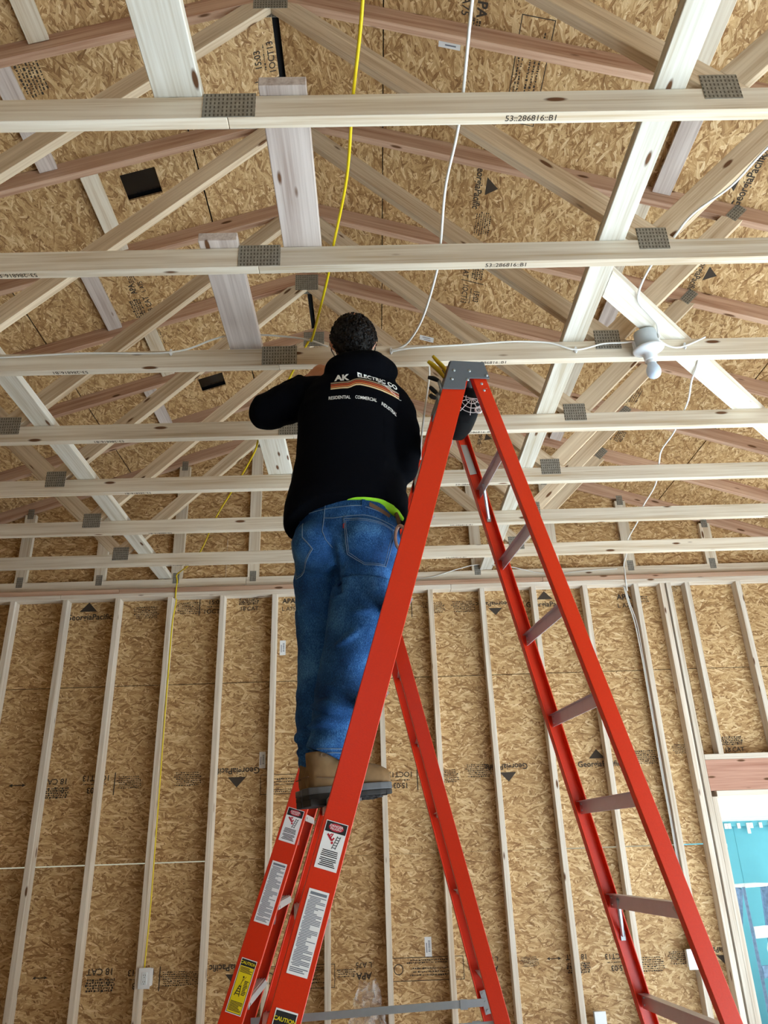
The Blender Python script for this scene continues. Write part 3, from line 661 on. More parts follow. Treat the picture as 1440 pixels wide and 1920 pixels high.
def ladder(T, yaw, uf, tf, ur, tr, w0, s, bf, br, ztop, label, labels, kneez, steps, cap_poly, spreader=None, lift=0.0, rung_h=.042):
    """T: reference point (x, y, z) above eye level; z below it spreads the rails. Everything is laid out in the ladder's own frame."""
    L = empty('step_ladder', (T[0], T[1], 0.0), yaw, label, 'ladder', 'red fibreglass step ladders')
    B = wm(L); fl = 0.030
    d = lambda z: T[2]+H - z                                  # z: height above the floor
    UF = lambda z: -(uf+tf*d(z)); UR = lambda z: ur+tr*d(z); WD = lambda z: w0+s*d(z)
    for side in (-1, 1):
        a, b = 0.03, ztop-0.02
        for nm, U, bw in (('front_rail', UF, bf), ('rear_rail', UR, br)):
            rl = rail(nm, L, B, cprofile(bw, 0, fl, side), (U(a), side*WD(a), a), (U(b), side*WD(b), b))
            bm = bmesh.new(); box_bm(bm, (U(.02), side*(WD(.02)-.012), .022), (bw+.012, .05, .044)); bevel(bm, .004)
            mesh_obj('foot', bm_mesh(bm), MAT['black'], L, B)
    z = 0.3117; i = 0
    while z < ztop-0.2:
        Wf = WD(z)-0.005; Wr = WD(z)-0.006
        # front step: ribbed tread with turned-down lips
        zr_ = z; z = z+lift; bm = bmesh.new(); u = UF(z)
        box_bm(bm, (u, 0, z-.003), (bf*.92, 2*Wf, .005)); box_bm(bm, (u-bf*.45, 0, z-.020), (.003, 2*Wf, .036)); box_bm(bm, (u+bf*.45, 0, z-.014), (.003, 2*Wf, .024))
        for r in range(7): box_bm(bm, (u-bf*.36+r*bf*.12, 0, z+.0005), (.003, 2*Wf, .003))
        st = mesh_obj('step', bm_mesh(bm), MAT['alu'], L, B)
        bm = bmesh.new()
        for side in (-1, 1):
            for q in (-.4, .4): cyl_bm(bm, (u+q*bf-.009*(1 if q < 0 else -1), side*(Wf-.012), z-.016), (u+q*bf+.0115*(-1 if q < 0 else 1), side*(Wf-.012), z-.016), .004, n=8)
        mesh_obj('rivet', bm_mesh(bm), MAT['steel'], st, B)
        bm = bmesh.new()
        if i % 2 == 0 or z > 1.0:
            for side in (-1, 1):
                a = Vector((UF(z-.035), side*(Wf-.075), z-.020)); b = Vector((UF(z-.10), side*(WD(z-.10)-.006), z-.105)); cyl_bm(bm, a, b, .006, n=6)
            mesh_obj('step_brace', bm_mesh(bm), MAT['alu'], st, B)
        z = zr_
        # rear horizontal
        bm = bmesh.new(); ub = UR(z); a = .0015
        box_bm(bm, (ub+br*.16, 0, z-.0005), (br*.56, 2*Wr, .003)); box_bm(bm, (ub+br*.12, 0, z-rung_h/2-.001), (.003, 2*Wr, rung_h)); 
        rr = mesh_obj('rear_rung', bm_mesh(bm), MAT['alu'], L, B)
        bm = bmesh.new()
        for side in (-1, 1):
            for q in (-.010, -rung_h*.75): sph_bm(bm, (ub+br*.12-.0015, side*(Wr-.018), z+q), .004, 8)
        mesh_obj('rivet', bm_mesh(bm), MAT['steel'], rr, B)
        if any(abs(z-kz) < .05 for kz in kneez):
            for side in (-1, 1):
                bm = bmesh.new()
                p = Vector((UR(z)+br*.05, side*(Wr-.080), z-.012)); q = Vector((UR(z-.13)+br*.1, side*(WD(z-.13)-.010), z-.13)); cyl_bm(bm, p, q, .007, n=8)
                box_bm(bm, q, (.016, .006, .03))
                mesh_obj('knee_brace', bm_mesh(bm), MAT['steel'], rr, B)
        z += .3048; i += 1
    # top cap: two cheeks and a deck
    zc = ztop
    cp = empty('x', (0, 0, 0)); bpy.data.objects.remove(cp)
    W = WD(ztop-.06)+.004
    bm = bmesh.new()
    for side in (-1, 1):
        a = [bm.verts.new((p[0], side*W, ztop+p[1])) for p in cap_poly]; b = [bm.verts.new((p[0], side*(W+.007), ztop+p[1])) for p in cap_poly]
        n = len(cap_poly); bm.faces.new(a); bm.faces.new(b[::-1])
        for k in range(n): bm.faces.new((a[(k+1) % n], a[k], b[k], b[(k+1) % n]))
    us = [p[0] for p in cap_poly if p[1] > -.02]
    box_bm(bm, ((min(us)+max(us))/2, 0, ztop-.004), (max(us)-min(us), 2*W+.012, .008)); 
    for uu in (min(us), max(us)): box_bm(bm, (uu, 0, ztop-.02), (.006, 2*W, .04))
    bmesh.ops.recalc_face_normals(bm, faces=bm.faces); bevel(bm, .0025, 2)
    co = mesh_obj('top_cap', bm_mesh(bm), MAT['cap'], L, B)
    bm = bmesh.new()
    for side in (-1, 1):
        for (u, zz) in ((-.048, -.045), (.012, -.045), (-.058, -.085), (.002, -.085), (.078, -.062)): sph_bm(bm, (u+cap_poly[0][0]+.098, side*(W+.008), ztop+zz), .0062, 10, (1, .55, 1))
        for zz in (-.095, -.125): sph_bm(bm, (UR(ztop+zz), side*(WD(ztop+zz)+.001), ztop+zz), .0055, 10, (1, .55, 1))
    mesh_obj('rivet', bm_mesh(bm), MAT['steel'], co, B)
    # stiffening plates inside the rear rails under the cap
    for side in (-1, 1):
        bm = bmesh.new(); zz = ztop-.20; box_bm(bm, (UR(zz), side*(WD(zz)-.006), zz), (.03, .003, .17), Matrix.Rotation(math.atan(tr), 3, 'Y').inverted()); mesh_obj('rail_plate', bm_mesh(bm), MAT['steel'], L, B)
    # labels on the near front rail
    zdir = Vector((tf, s*1.0, 1.0)).normalized()     # up the rail (near side leans outwards going down)
    for kind, z0, z1, wf in labels:
        zc = (z0+z1)/2; c = Vector((UF(zc), -WD(zc)-.0012, zc)); yv = Vector((UF(z1)-UF(z0), -(WD(z1)-WD(z0)), z1-z0)); h_ = yv.length; yv.normalize()
        nv = Vector((0, -1, 0)); xv = yv.cross(nv).normalized(); nv = xv.cross(yv)
        Fd = B @ Matrix(((xv.x, yv.x, nv.x, c.x), (xv.y, yv.y, nv.y, c.y), (xv.z, yv.z, nv.z, c.z), (0, 0, 0, 1)))
        {'danger': danger, 'long': longlabel, 'caution': caution}[kind](L, Fd, bf*wf, h_)
    if spreader:
        zs = spreader
        for side in (-1, 1):
            ww = side*(WD(zs)-.034); a = Vector((UF(zs)+.02, ww, zs-.035)); b = Vector((UR(zs)-.005, ww, zs)); mid = (a+b)/2
            bm = bmesh.new()
            for p, q in ((a, mid+Vector((.01, 0, 0))), (mid-Vector((.03, 0, 0)), b)):
                dd = q-p; R = dd.to_track_quat('X', 'Z').to_matrix(); box_bm(bm, (p+q)/2+Vector((0, -.004*side if p is a else 0, 0)), (dd.length, .004, .028), R)
            so = mesh_obj('spreader', bm_mesh(bm), MAT['steel'], L, B)
            bm = bmesh.new(); box_bm(bm, (UR(zs), ww+side*.004, zs), (.026, .006, .085), Matrix.Rotation(-math.atan(tr), 3, 'Y'))
            for q in (-.03, .0, .03): cyl_bm(bm, (UR(zs+q), ww-.004*side, zs+q), (UR(zs+q), ww+.01*side, zs+q), .006, n=10)
            mesh_obj('spreader_bracket', bm_mesh(bm), MAT['steel'], so, B)
            bm = bmesh.new(); box_bm(bm, b+Vector((-.085, -.003*side, -.004)), (.03, .008, .036)); mesh_obj('spreader_sleeve', bm_mesh(bm), MAT['steel'], so, B)
    return L, B, UF, UR, WD
capA = [(-.098, -.128), (-.060, -.010), (-.050, 0), (.066, 0), (.074, -.008), (.090, -.074), (.012, -.076), (-.004, -.090), (-.010, -.126)]
LA = ladder((.3582, 2.6444, 2.6488), .1167, -.2721, .3025, -.1863, .2349, .14, .0536, .0876, .0527, H+1.703,
            'tall red step ladder nearest the camera, with the worker standing on it', [('danger', H-.047, H+.072, .72), ('long', H-.291, H-.097, .64), ('caution', H-.62, H-.365, .66)],
            [H+1.355, H-.169], None, capA, lift=.0135)
LB = ladder((.0072, 3.4287, 1.2), .0047, -.0093, .3194, .0073, .227, .2019, .0286, .0882, .057, H+1.12,
            'shorter red step ladder standing behind the worker', [('danger', H+.036, H+.153, .74), ('long', H-.236, H-.034, .66), ('caution', H-.515, H-.350, .66)],
            [], None, [(u*.9, z) for u, z in capA], spreader=H-.585, rung_h=.016)

# ================================================================ ELECTRICAL ROUGH-IN
def on_top(pts): return [(x, y, Zr(z)) for x, y, z in pts]
tag(tube('yellow_cable', on_top([(.08, -.3, 2.05), (.05, .3, 2.04), (.03, .95, 2.03), (.017, 1.28, 2.03), (-.017, 1.56, 2.028), (-.047, 1.85, 2.022), (-.108, 2.163, 2.028), (-.137, 2.318, 2.022), (-.191, 2.556, 2.026), (-.232, 2.725, 2.030), (-.255, 2.79, 2.0635), (-.38, 3.1, 2.0635), (-.48, 3.36, 2.0640), (-.560, 3.55, 2.0640), (-.600, 3.650, 2.056), (-.625, 3.72, 2.034), (-.733, 3.975, 2.028), (-.86, 4.25, 2.020),
     (-1.01, 4.60, 2.028), (-1.239, 5.20, 2.028), (-1.40, 5.50, 2.026), (-1.53, 5.70, 2.030), (-1.530, 5.716, 1.98), (-1.532, 5.712, 1.90), (-1.534, 5.722, 1.84)]), .0052, MAT['yellow']), 'yellow cable lying over the chords from top centre to the back wall', 'cable')
tag(tube('yellow_cable', on_top([(-1.531, 5.745, 1.845), (-1.548, 5.745, 1.64), (-1.549, 5.748, 1.31), (-1.547, 5.745, .92), (-1.545, 5.748, .545), (-1.540, 5.742, .09), (-1.538, 5.742, -.30), (-1.545, 5.742, -.66)]), .0050, MAT['yellow']), 'yellow cable stapled down a stud to the outlet', 'cable')
tag(tube('white_cable', on_top([(.33, -.3, 2.05), (.32, .3, 2.04), (.308, .95, 2.03), (.304, 1.285, 2.026), (.307, 1.56, 2.026), (.301, 1.70, 2.023), (.282, 1.9, 2.02), (.286, 2.16, 2.026), (.281, 2.31, 2.022), (.243, 2.571, 2.018), (.193, 2.715, 2.01), (.150, 2.750, 1.995), (.111, 2.752, 1.983)]), .0050, MAT['white']), 'white cable hanging from top centre down to the worker\'s shoulder', 'cable')
tag(tube('white_cable', on_top([(-1.9, 2.753, 1.99), (-1.578, 2.752, 1.993), (-1.237, 2.752, 2.006), (-.845, 2.752, 2.001), (-.664, 2.735, 2.050), (-.600, 2.730, 2.0630), (-.445, 2.728, 2.0635), (-.268, 2.735, 2.043), (-.163, 2.752, 2.012)]), .0050, MAT['white'], flat=.7), 'white cable stapled along the third chord, left of the worker', 'cable')
tag(tube('white_cable', on_top([(.111, 2.752, 1.978), (.18, 2.750, 1.990), (.267, 2.752, 1.998), (.431, 2.752, 2.005), (.644, 2.752, 2.016), (.807, 2.752, 2.005), (.918, 2.752, 1.966), (1.039, 2.748, 1.991), (1.120, 2.735, 1.985), (1.166, 2.715, 1.975)]), .0050, MAT['white'], flat=.7), 'white cable along the third chord between the ladder top and the light', 'cable')
tag(tube('white_cable', on_top([(1.268, 2.715, 1.985), (1.32, 2.748, 1.974), (1.364, 2.752, 1.965), (1.413, 2.752, 1.978), (1.496, 2.748, 2.014)]), .0050, MAT['white'], flat=.7), 'short white cable end to the right of the light fixture', 'cable')
tag(tube('white_cable', on_top([(1.95, .3, 2.05), (1.80, .95, 2.03), (1.60, 1.3, 2.035), (1.42, 1.555, 2.028), (1.311, 1.757, 2.022), (1.257, 1.913, 2.022), (1.173, 2.04, 2.024), (1.144, 2.165, 2.026), (1.101, 2.305, 2.012), (1.108, 2.466, 2.006), (1.187, 2.569, 2.006), (1.240, 2.63, 2.004), (1.255, 2.668, 1.985), (1.256, 2.676, 1.96)]), .0050, MAT['white'], flat=.7), 'white cable looping down from the right edge to the light fixture', 'cable')
tag(tube('white_cable', on_top([(1.50, 2.82, 2.022), (1.54, 2.95, 2.012), (1.558, 3.076, 2.005), (1.61, 3.25, 2.012), (1.641, 3.39, 2.0265), (1.66, 3.6, 2.016), (1.663, 3.8, 2.018), (1.713, 3.99, 2.0265), (1.778, 4.255, 2.015), (1.815, 4.6, 2.0265), (1.853, 4.85, 2.018), (1.895, 5.21, 2.0265), (1.96, 5.45, 2.02), (2.009, 5.70, 2.012), (2.010, 5.713, 1.95), (2.005, 5.712, 1.87), (2.012, 5.735, 1.80)]), .0050, MAT['white'], flat=.7), 'white cable snaking over the far chords at right to the back wall', 'cable')
tag(tube('white_cable', on_top([(.30, 5.763, 1.955), (.48, 5.762, 1.970), (.696, 5.760, 2.03), (.879, 5.755, 2.062), (1.124, 5.758, 2.031), (1.332, 5.763, 1.98), (1.501, 5.763, 1.970), (1.717, 5.763, 1.986), (1.97, 5.763, 1.995)]), .0050, MAT['white'], flat=.7), 'white cable draped along the bottom of the gable truss', 'cable')
for i, dxx in enumerate((0, -.011)):
    tag(tube('grey_cable', on_top([(2.003+dxx, 5.745, 1.84), (2.018+dxx, 5.75, 1.709), (2.05+dxx*1.5, 5.752, 1.535), (2.052+dxx*.9, 5.75, 1.243), (2.053+dxx*.9, 5.75, .884), (2.052+dxx*.9, 5.75, .433), (2.056+dxx*.8, 5.75, .112), (2.056+dxx*.8, 5.75, -.40), (2.052+dxx*.7, 5.75, -.66)]), .0048, MAT['white']),
        ('grey cable hugging the stud at right, down to the switch box', 'grey cable running beside another one at right, a little further from the stud')[i], 'cable')
tag(tube('white_cable', on_top([(.276, 2.802, 2.020), (.277, 2.806, 1.94), (.275, 2.806, 1.88), (.255, 2.80, 1.76), (.239, 2.80, 1.667), (.222, 2.80, 1.55), (.215, 2.80, 1.47)]), .0042, MAT['white']), 'white cable hanging down beside the ladder top', 'cable')
def staple(x, z, y=2.754):
    bm = bmesh.new(); box_bm(bm, (0, 0, 0), (.012, .008, .020)); cyl_bm(bm, (0, -.006, .012), (0, .004, .012), .0035, n=8); cyl_bm(bm, (0, -.006, -.012), (0, .004, -.012), .0035, n=8); bevel(bm, .001)
    o = mesh_obj('cable_staple', bm_mesh(bm), MAT['plastic'], None, Matrix.Translation((x, y, Zr(z)))); return o
for x, z, lab in ((-.845, 2.001, 'white staple on the third chord left of the wide board'), (.111, 1.981, 'white staple by the worker\'s right shoulder'), (.918, 1.966, 'white staple on the chord right of the ladder top'), (1.400, 1.974, 'white staple right of the light fixture')):
    tag(staple(x, z), lab, 'cable staple', 'white cable staples')
# lamp holder and bulb on the third chord
lt = empty('light_fixture', (1.215, 2.72, Zr(1.935)), label='white porcelain lampholder with a bare bulb on the third chord', cat='light')
ax = Matrix.Translation((1.218, 2.712, Zr(1.942))) @ Matrix.Rotation(math.radians(188), 4, 'X') @ Matrix.Rotation(math.radians(5), 4, 'Y')
def lathe(prof, n=32):
    bm = bmesh.new(); rings = []
    for r, z in prof: rings.append([bm.verts.new((r*math.cos(2*math.pi*k/n), r*math.sin(2*math.pi*k/n), z)) for k in range(n)])
    for i in range(len(prof)-1):
        for k in range(n): bm.faces.new((rings[i][k], rings[i][(k+1) % n], rings[i+1][(k+1) % n], rings[i+1][k]))
    bm.faces.new(rings[0][::-1]); bm.faces.new(rings[-1]); bmesh.ops.recalc_face_normals(bm, faces=bm.faces); return bm
mesh_obj('junction_box', bm_mesh(lathe([(.046, -.072), (.048, -.068), (.050, .0), (.048, .002)])), MAT['bluebox'], lt, ax, True)
mesh_obj('lamp_holder', bm_mesh(lathe([(.060, .003), (.066, .006), (.066, .013), (.062, .018), (.046, .026), (.033, .032), (.029, .040), (.027, .058), (.025, .062)])), MAT['ceramic'], lt, ax, True)
bm = lathe([(.014, .060), (.0155, .066), (.017, .074), (.021, .086), (.0275, .098), (.0305, .112), (.0295, .126), (.023, .139), (.012, .146), (.003, .148)]); mesh_obj('bulb', bm_mesh(bm), MAT['bulb'], lt, ax, True)
mesh_obj('bulb_collar', bm_mesh(lathe([(.0185, .058), (.0195, .06), (.0195, .076), (.017, .078)])), MAT['plastic'], lt, ax, True)
bm = bmesh.new(); box_bm(bm, (-.052, -.012, -.02), (.010, .018, .03)); box_bm(bm, (.0, -.050, .014), (.006, .010, .012)); mesh_obj('box_clamp', bm_mesh(bm), MAT['plastic'], lt, ax)
# outlet on stud and two more boxes
ot = empty('wall_outlet', (-1.532, 5.715, Zr(-.712)), label='white duplex outlet at the foot of the yellow cable', cat='outlet')
bm = bmesh.new(); box_bm(bm, (-1.531, 5.709, Zr(-.712)), (.076, .006, .118)); bevel(bm, .002, 2); mesh_obj('face_plate', bm_mesh(bm), MAT['plastic'], ot)
bm = bmesh.new(); box_bm(bm, (-1.531, 5.705, Zr(-.712)), (.034, .004, .068)); bevel(bm, .001); mesh_obj('receptacle', bm_mesh(bm), MAT['ceramic'], ot)
bm = bmesh.new()
for dz in (-.018, .018):
    for dx in (-.006, .006): box_bm(bm, (-1.531+dx, 5.7025, Zr(-.712+dz)), (.0022, .0015, .008))
    cyl_bm(bm, (-1.531, 5.704, Zr(-.724+dz)), (-1.531, 5.702, Zr(-.724+dz)), .0025, n=8)
mesh_obj('slots', bm_mesh(bm), MAT['blackprint'], ot)
bm = bmesh.new(); box_bm(bm, (-1.522, 5.750, Zr(-.712)), (.050, .075, .098)); mesh_obj('box_body', bm_mesh(bm), MAT['plastic'], ot)
sb = empty('switch_box', (2.04, 5.715, Zr(-.72)), label='white electrical box on the stud behind the ladder at right', cat='outlet')
bm = bmesh.new(); box_bm(bm, (2.035, 5.75, Zr(-.722)), (.055, .075, .098)); bevel(bm, .002); mesh_obj('box_body', bm_mesh(bm), MAT['plastic'], sb)
bm = bmesh.new(); box_bm(bm, (2.030, 5.709, Zr(-.722)), (.076, .006, .118)); bevel(bm, .002); mesh_obj('face_plate', bm_mesh(bm), MAT['plastic'], sb)
sb = empty('junction_box', (1.36, 5.73, Zr(-1.06)), label='pale blue electrical box at the bottom edge right of centre', cat='outlet')
bm = bmesh.new(); box_bm(bm, (1.375, 5.74, Zr(-1.045)), (.055, .075, .098)); bevel(bm, .002); mesh_obj('box_body', bm_mesh(bm), MAT['bluebox'], sb)
bm = bmesh.new(); box_bm(bm, (1.375, 5.705, Zr(-1.045)), (.075, .006, .115)); bevel(bm, .002); mesh_obj('face_plate', bm_mesh(bm), MAT['plastic'], sb)
# clear plastic bag hung over the rear ladder's spreader
bm = bmesh.new(); bmesh.ops.create_grid(bm, x_segments=18, y_segments=22, size=.5)
for v in bm.verts:
    a, b = v.co.x, v.co.y; p = Vector((a*3, b*3, 2.2)); q = noise.noise(p*1.7)
    wdt = .16*(1-.45*(b+.5)); v.co = Vector((-.06+a*wdt*2*.5+.02*q, 3.655+.03*noise.noise(p*2.3)+.02*abs(a), Zr(-.58)+b*.16+.02*noise.noise(p*3.1)))
tag(mesh_obj('plastic_bag', bm_mesh(bm), MAT['film'], None, smooth=True), 'crumpled clear plastic bag on the rear ladder\'s spreader bar, bottom centre', 'plastic bag')

# ================================================================ TOOLS AT THE LADDER TOP
Bx = LA[1]
pz = H+1.703
pc = empty('tool_pouch', tuple(Bx @ Vector((.0, .0, pz-.30))), .1167, 'black tool pouch with white web pattern hanging under the ladder cap', 'tool pouch')
bm = bmesh.new(); 
for i, (zz, hu, hw) in enumerate(((-.06, .070, .085), (-.10, .085, .10), (-.18, .083, .10), (-.25, .070, .09), (-.285, .045, .07))):
    pass
prof = [(-.055, .058, .085), (-.08, .068, .10), (-.13, .064, .10), (-.175, .052, .09), (-.205, .030, .07)]
rings = []
for zz, hu, hw in prof: rings.append([bm.verts.new((.025+hu*math.copysign(abs(math.cos(a))**.55, math.cos(a))-(-zz-.05)*.12, -.02+hw*math.copysign(abs(math.sin(a))**.55, math.sin(a)), pz+zz)) for a in [2*math.pi*k/28 for k in range(28)]])
for i in range(len(prof)-1):
    for k in range(28): bm.faces.new((rings[i][k], rings[i][(k+1) % 28], rings[i+1][(k+1) % 28], rings[i+1][k]))
bm.faces.new(rings[0]); bm.faces.new(rings[-1][::-1]); bmesh.ops.recalc_face_normals(bm, faces=bm.faces)
mesh_obj('bag', bm_mesh(bm), MAT['pouch'], pc, Bx, True)
bm = bmesh.new()
for r in (.024, .044, .062):
    tube_bm(bm, [(.035+r*math.cos(a), -.1235+(.004 if r > .06 else 0), pz-.115+r*math.sin(a)) for a in [math.radians(t) for t in range(150, 361, 15)]], .0016, 5)
for a in range(165, 360, 32):
    a = math.radians(a); tube_bm(bm, [(.035, -.1235, pz-.115), (.035+.075*math.cos(a), -.121, pz-.115+.075*math.sin(a))], .0016, 5)
bmesh.ops.recalc_face_normals(bm, faces=bm.faces); mesh_obj('web_print', bm_mesh(bm), MAT['paper'], pc, Bx)
bm = bmesh.new(); tube_bm(bm, [(.058+.012*math.cos(a), -.121, pz-.165+.012*math.sin(a)) for a in [math.radians(t) for t in range(0, 361, 24)]], .004, 6); bmesh.ops.recalc_face_normals(bm, faces=bm.faces)
mesh_obj('clip_ring', bm_mesh(bm), MAT['paper'], pc, Bx)
def tool(name, label, handles, mat, cat='hand tool'):
    t = empty(name, tuple(Bx @ Vector(handles[0][0])), label=label, cat=cat)
    bm = bmesh.new(); P = handles[0][0]
    tube_bm(bm, [(P[0]+.01, P[1], P[2]-.07), (P[0]+.004, P[1], P[2]-.02), P], [.006, .007, .008], 8); bmesh.ops.recalc_face_normals(bm, faces=bm.faces); mesh_obj('jaw', bm_mesh(bm), MAT['steel'], t, Bx, True)
    for h in handles:
        bm = bmesh.new(); pts = catmull(h, 6); n = len(pts); tube_bm(bm, pts, [.0075+.0035*math.sin(math.pi*min(1, i/n*1.1)) for i in range(n)], 10, .8); bmesh.ops.recalc_face_normals(bm, faces=bm.faces)
        mesh_obj('handle', bm_mesh(bm), mat, t, Bx, True)
tool('pliers', 'pliers with yellow handles sticking out of the ladder top', [[(-.048, -.10, pz+.004), (-.060, -.10, pz+.035), (-.085, -.105, pz+.062), (-.105, -.11, pz+.085)], [(-.062, -.10, pz-.008), (-.085, -.11, pz+.018), (-.110, -.115, pz+.040), (-.128, -.12, pz+.052)]], MAT['tool_y'])
tool('screwdriver', 'black-handled tool hooked on the ladder top below the yellow pliers', [[(-.085, -.10, pz-.025), (-.105, -.10, pz-.015), (-.128, -.10, pz-.010)]], MAT['black'])
tool('cutting_pliers', 'black-handled pliers hanging at the left edge of the ladder cap', [[(-.092, -.09, pz-.08), (-.110, -.09, pz-.060), (-.122, -.095, pz-.050)], [(-.098, -.09, pz-.10), (-.115, -.09, pz-.092), (-.124, -.095, pz-.086)]], MAT['black'])
tool('nut_driver', 'small black tool tip poking up beside the yellow pliers', [[(-.050, -.06, pz+.002), (-.052, -.06, pz+.03), (-.058, -.06, pz+.052)]], MAT['black'])
tool('marker', 'black tool tip in the middle of the ladder cap', [[(.005, -.08, pz+.0), (.005, -.08, pz+.012), (.005, -.08, pz+.024)]], MAT['black'])
tool('punch', 'black tool tip at the right of the ladder cap', [[(.040, -.08, pz+.0), (.040, -.08, pz+.014), (.042, -.08, pz+.028)]], MAT['black'])

# ================================================================ OUTSIDE, SEEN THROUGH THE DOOR OPENING
hb = empty('neighbour_house', (4.5, 8.4, 0), label='turquoise painted building seen through the door opening', cat='building')
boxo('wall', MAT['bluewall'], hb, (3.12, 8.4, -.12), (9.0, 8.6, Zr(.16)), 0)
for i in range(4): boxo('batten', MAT['bluewall'], hb, (3.62+i*1.22, 8.396, -.12), (3.628+i*1.22, 8.4, Zr(.10)), 0)
boxo('frieze_board', MAT['bluewall'], hb, (3.02, 8.36, Zr(.095)), (9.0, 8.40, Zr(.15)), .002)
for i in range(46): boxo('trim_tab', MAT['whitewood'], hb, (3.1+i*.075+.02*(i % 3), 8.345, Zr(.095)-.02-.05*((i*7) % 4 == 0)), (3.13+i*.075+.02*(i % 3), 8.358, Zr(.125)), 0)
sl = math.atan2(.30, 2.1); co_ = Matrix.Translation((6.0, 8.42, Zr(.135))) @ Matrix.Rotation(-sl, 4, 'X')
for i in range(11):
    mesh_obj('porch_ceiling_board', box_mesh(5.9, .186, .018), MAT['whitewood'], hb, co_ @ Matrix.Translation((0, -.10-i*.192, .009 + .003*(i % 2))))
boxo('light_bracket', MAT['steel'], hb, (3.40, 8.33, Zr(-.10)), (3.50, 8.395, Zr(-.06)), .004)
ol = empty('old_step_ladder', (3.35, 7.75, -.12), label='worn blue paint-spattered step ladder outside the door', cat='ladder')
def slat(name, a, b, w_, t_, mat='oldladder'):
    a, b = Vector(a), Vector(b); d_ = b-a; R = d_.to_track_quat('X', 'Z').to_matrix(); bm = bmesh.new(); box_bm(bm, (0, 0, 0), (d_.length, w_, t_)); bevel(bm, .003)
    return mesh_obj(name, bm_mesh(bm), MAT[mat], ol, Matrix.Translation((a+b)/2) @ R.to_4x4())
zt = Zr(-.40)
slat('top_board', (3.17, 7.5, zt), (3.45, 7.62, zt), .17, .025, 'whitewood')
for (x0, y0, x1, y1, nm) in ((3.20, 7.46, 3.10, 7.20, 'front_rail'), (3.44, 7.56, 3.54, 7.32, 'front_rail'), (3.20, 7.56, 3.12, 8.05, 'rear_rail'), (3.45, 7.64, 3.58, 8.15, 'rear_rail')):
    slat(nm, (x1, y1, -.12), (x0, y0, zt-.015), .025, .085)
for i in range(4):
    t = .15+.2*i; z = (zt+.12)*t-.12
    slat('step', (3.10+.10*t+.012, 7.20+.26*t, z), (3.54-.10*t-.012, 7.32+.24*t, z), .02, .09, 'whitewood' if i % 2 else 'oldladder')
for j in range(3):
    bm = bmesh.new(); c0 = Vector((3.22+.03*j, 7.05+.03*j, Zr(-.90-.22*j)))
    for i in range(5):
        pts = [c0 + Vector((.07*math.cos(a)*(1+.2*i/5), .05*math.sin(a+i), .10*math.sin(a)+.015*i)) for a in [2*math.pi*t/16+i*.5 for t in range(17)]]; tube_bm(bm, pts, .005, 5)
    bmesh.ops.recalc_face_normals(bm, faces=bm.faces)
    if j == 0: coil = empty('rope_coil', (3.5, 7.1, -.12), label='tangle of white rope hanging by the old ladder outside', cat='rope')
    mesh_obj('rope_loop', bm_mesh(bm), MAT['white'], coil, smooth=True)
bm = bmesh.new(); tube_bm(bm, [(3.40, 7.45, Zr(-.70)), (3.33, 7.2, Zr(-.76)), (3.24, 7.06, Zr(-.84)), (3.26, 7.1, Zr(-1.1)), (3.30, 7.1, Zr(-1.4)), (3.3, 7.1, -.11)], .005, 6); bmesh.ops.recalc_face_normals(bm, faces=bm.faces); mesh_obj('rope_tail', bm_mesh(bm), MAT['white'], coil)
# ================================================================ THE WORKER
V = Vector
def loft(bm, rings, n=36, pw=1.0):
    """rings: (centre, ax, ay[, dz(angle)]) ; closed surface"""
    R = []
    for r in rings:
        c, ax, ay = V(r[0]), V(r[1]), V(r[2]); fz = r[3] if len(r) > 3 else None; row = []
        for k in range(n):
            a = 2*math.pi*k/n; ca, sa = math.cos(a), math.sin(a)
            ca = math.copysign(abs(ca)**pw, ca); sa = math.copysign(abs(sa)**pw, sa)
            p = c + ax*ca + ay*sa
            if fz: p.z += fz(a)
            row.append(bm.verts.new(p))
        R.append(row)
    for i in range(len(R)-1):
        for k in range(n): bm.faces.new((R[i][k], R[i][(k+1) % n], R[i+1][(k+1) % n], R[i+1][k]))
    bm.faces.new(R[0][::-1]); bm.faces.new(R[-1])
def ringz(x, y, z, rx, ry, rot=0.0, fz=None):
    c, s = math.cos(rot), math.sin(rot)
    r = ((x, y, Zr(z)), (rx*c, rx*s, 0), (-ry*s, ry*c, 0))
    return r + (fz,) if fz else r
def limb(bm, pts, rad, n=20, sm=6, flat=1.0):
    P = [(V((p[0], p[1], Zr(p[2])))) for p in pts]; C = catmull(P, sm); m = len(C); k = len(P)-1; RR = []
    for i in range(m):
        t = i/(m-1)*k; j = min(int(t), k-1); f = t-j; f = f*f*(3-2*f); RR.append(rad[j]*(1-f)+rad[j+1]*f)
    tube_bm(bm, C, RR, n, flat)
def fuse(bm, voxel, smooth=4, fac=.5):
    bmesh.ops.recalc_face_normals(bm, faces=bm.faces)
    me = bm_mesh(bm, 'raw'); o = bpy.data.objects.new('raw', me); COL.objects.link(o)
    m = o.modifiers.new('r', 'REMESH'); m.mode = 'VOXEL'; m.voxel_size = voxel; m.adaptivity = 0
    if smooth: s = o.modifiers.new('s', 'SMOOTH'); s.iterations = smooth; s.factor = fac
    bpy.context.view_layer.update()
    out = bpy.data.meshes.new_from_object(o.evaluated_get(bpy.context.evaluated_depsgraph_get())); bpy.data.objects.remove(o); bpy.data.meshes.remove(me); return out
def displace(me, fn):
    me.update(); nn = [v.normal.copy() for v in me.vertices]
    for v, n_ in zip(me.vertices, nn): v.co += n_*fn(v.co, n_)
    me.update()
man = empty('person', (-.12, 2.66, Zr(.136)), label='worker in a black hoodie and blue jeans standing on the ladder with his back turned', cat='person')
ROT = math.radians(-22)
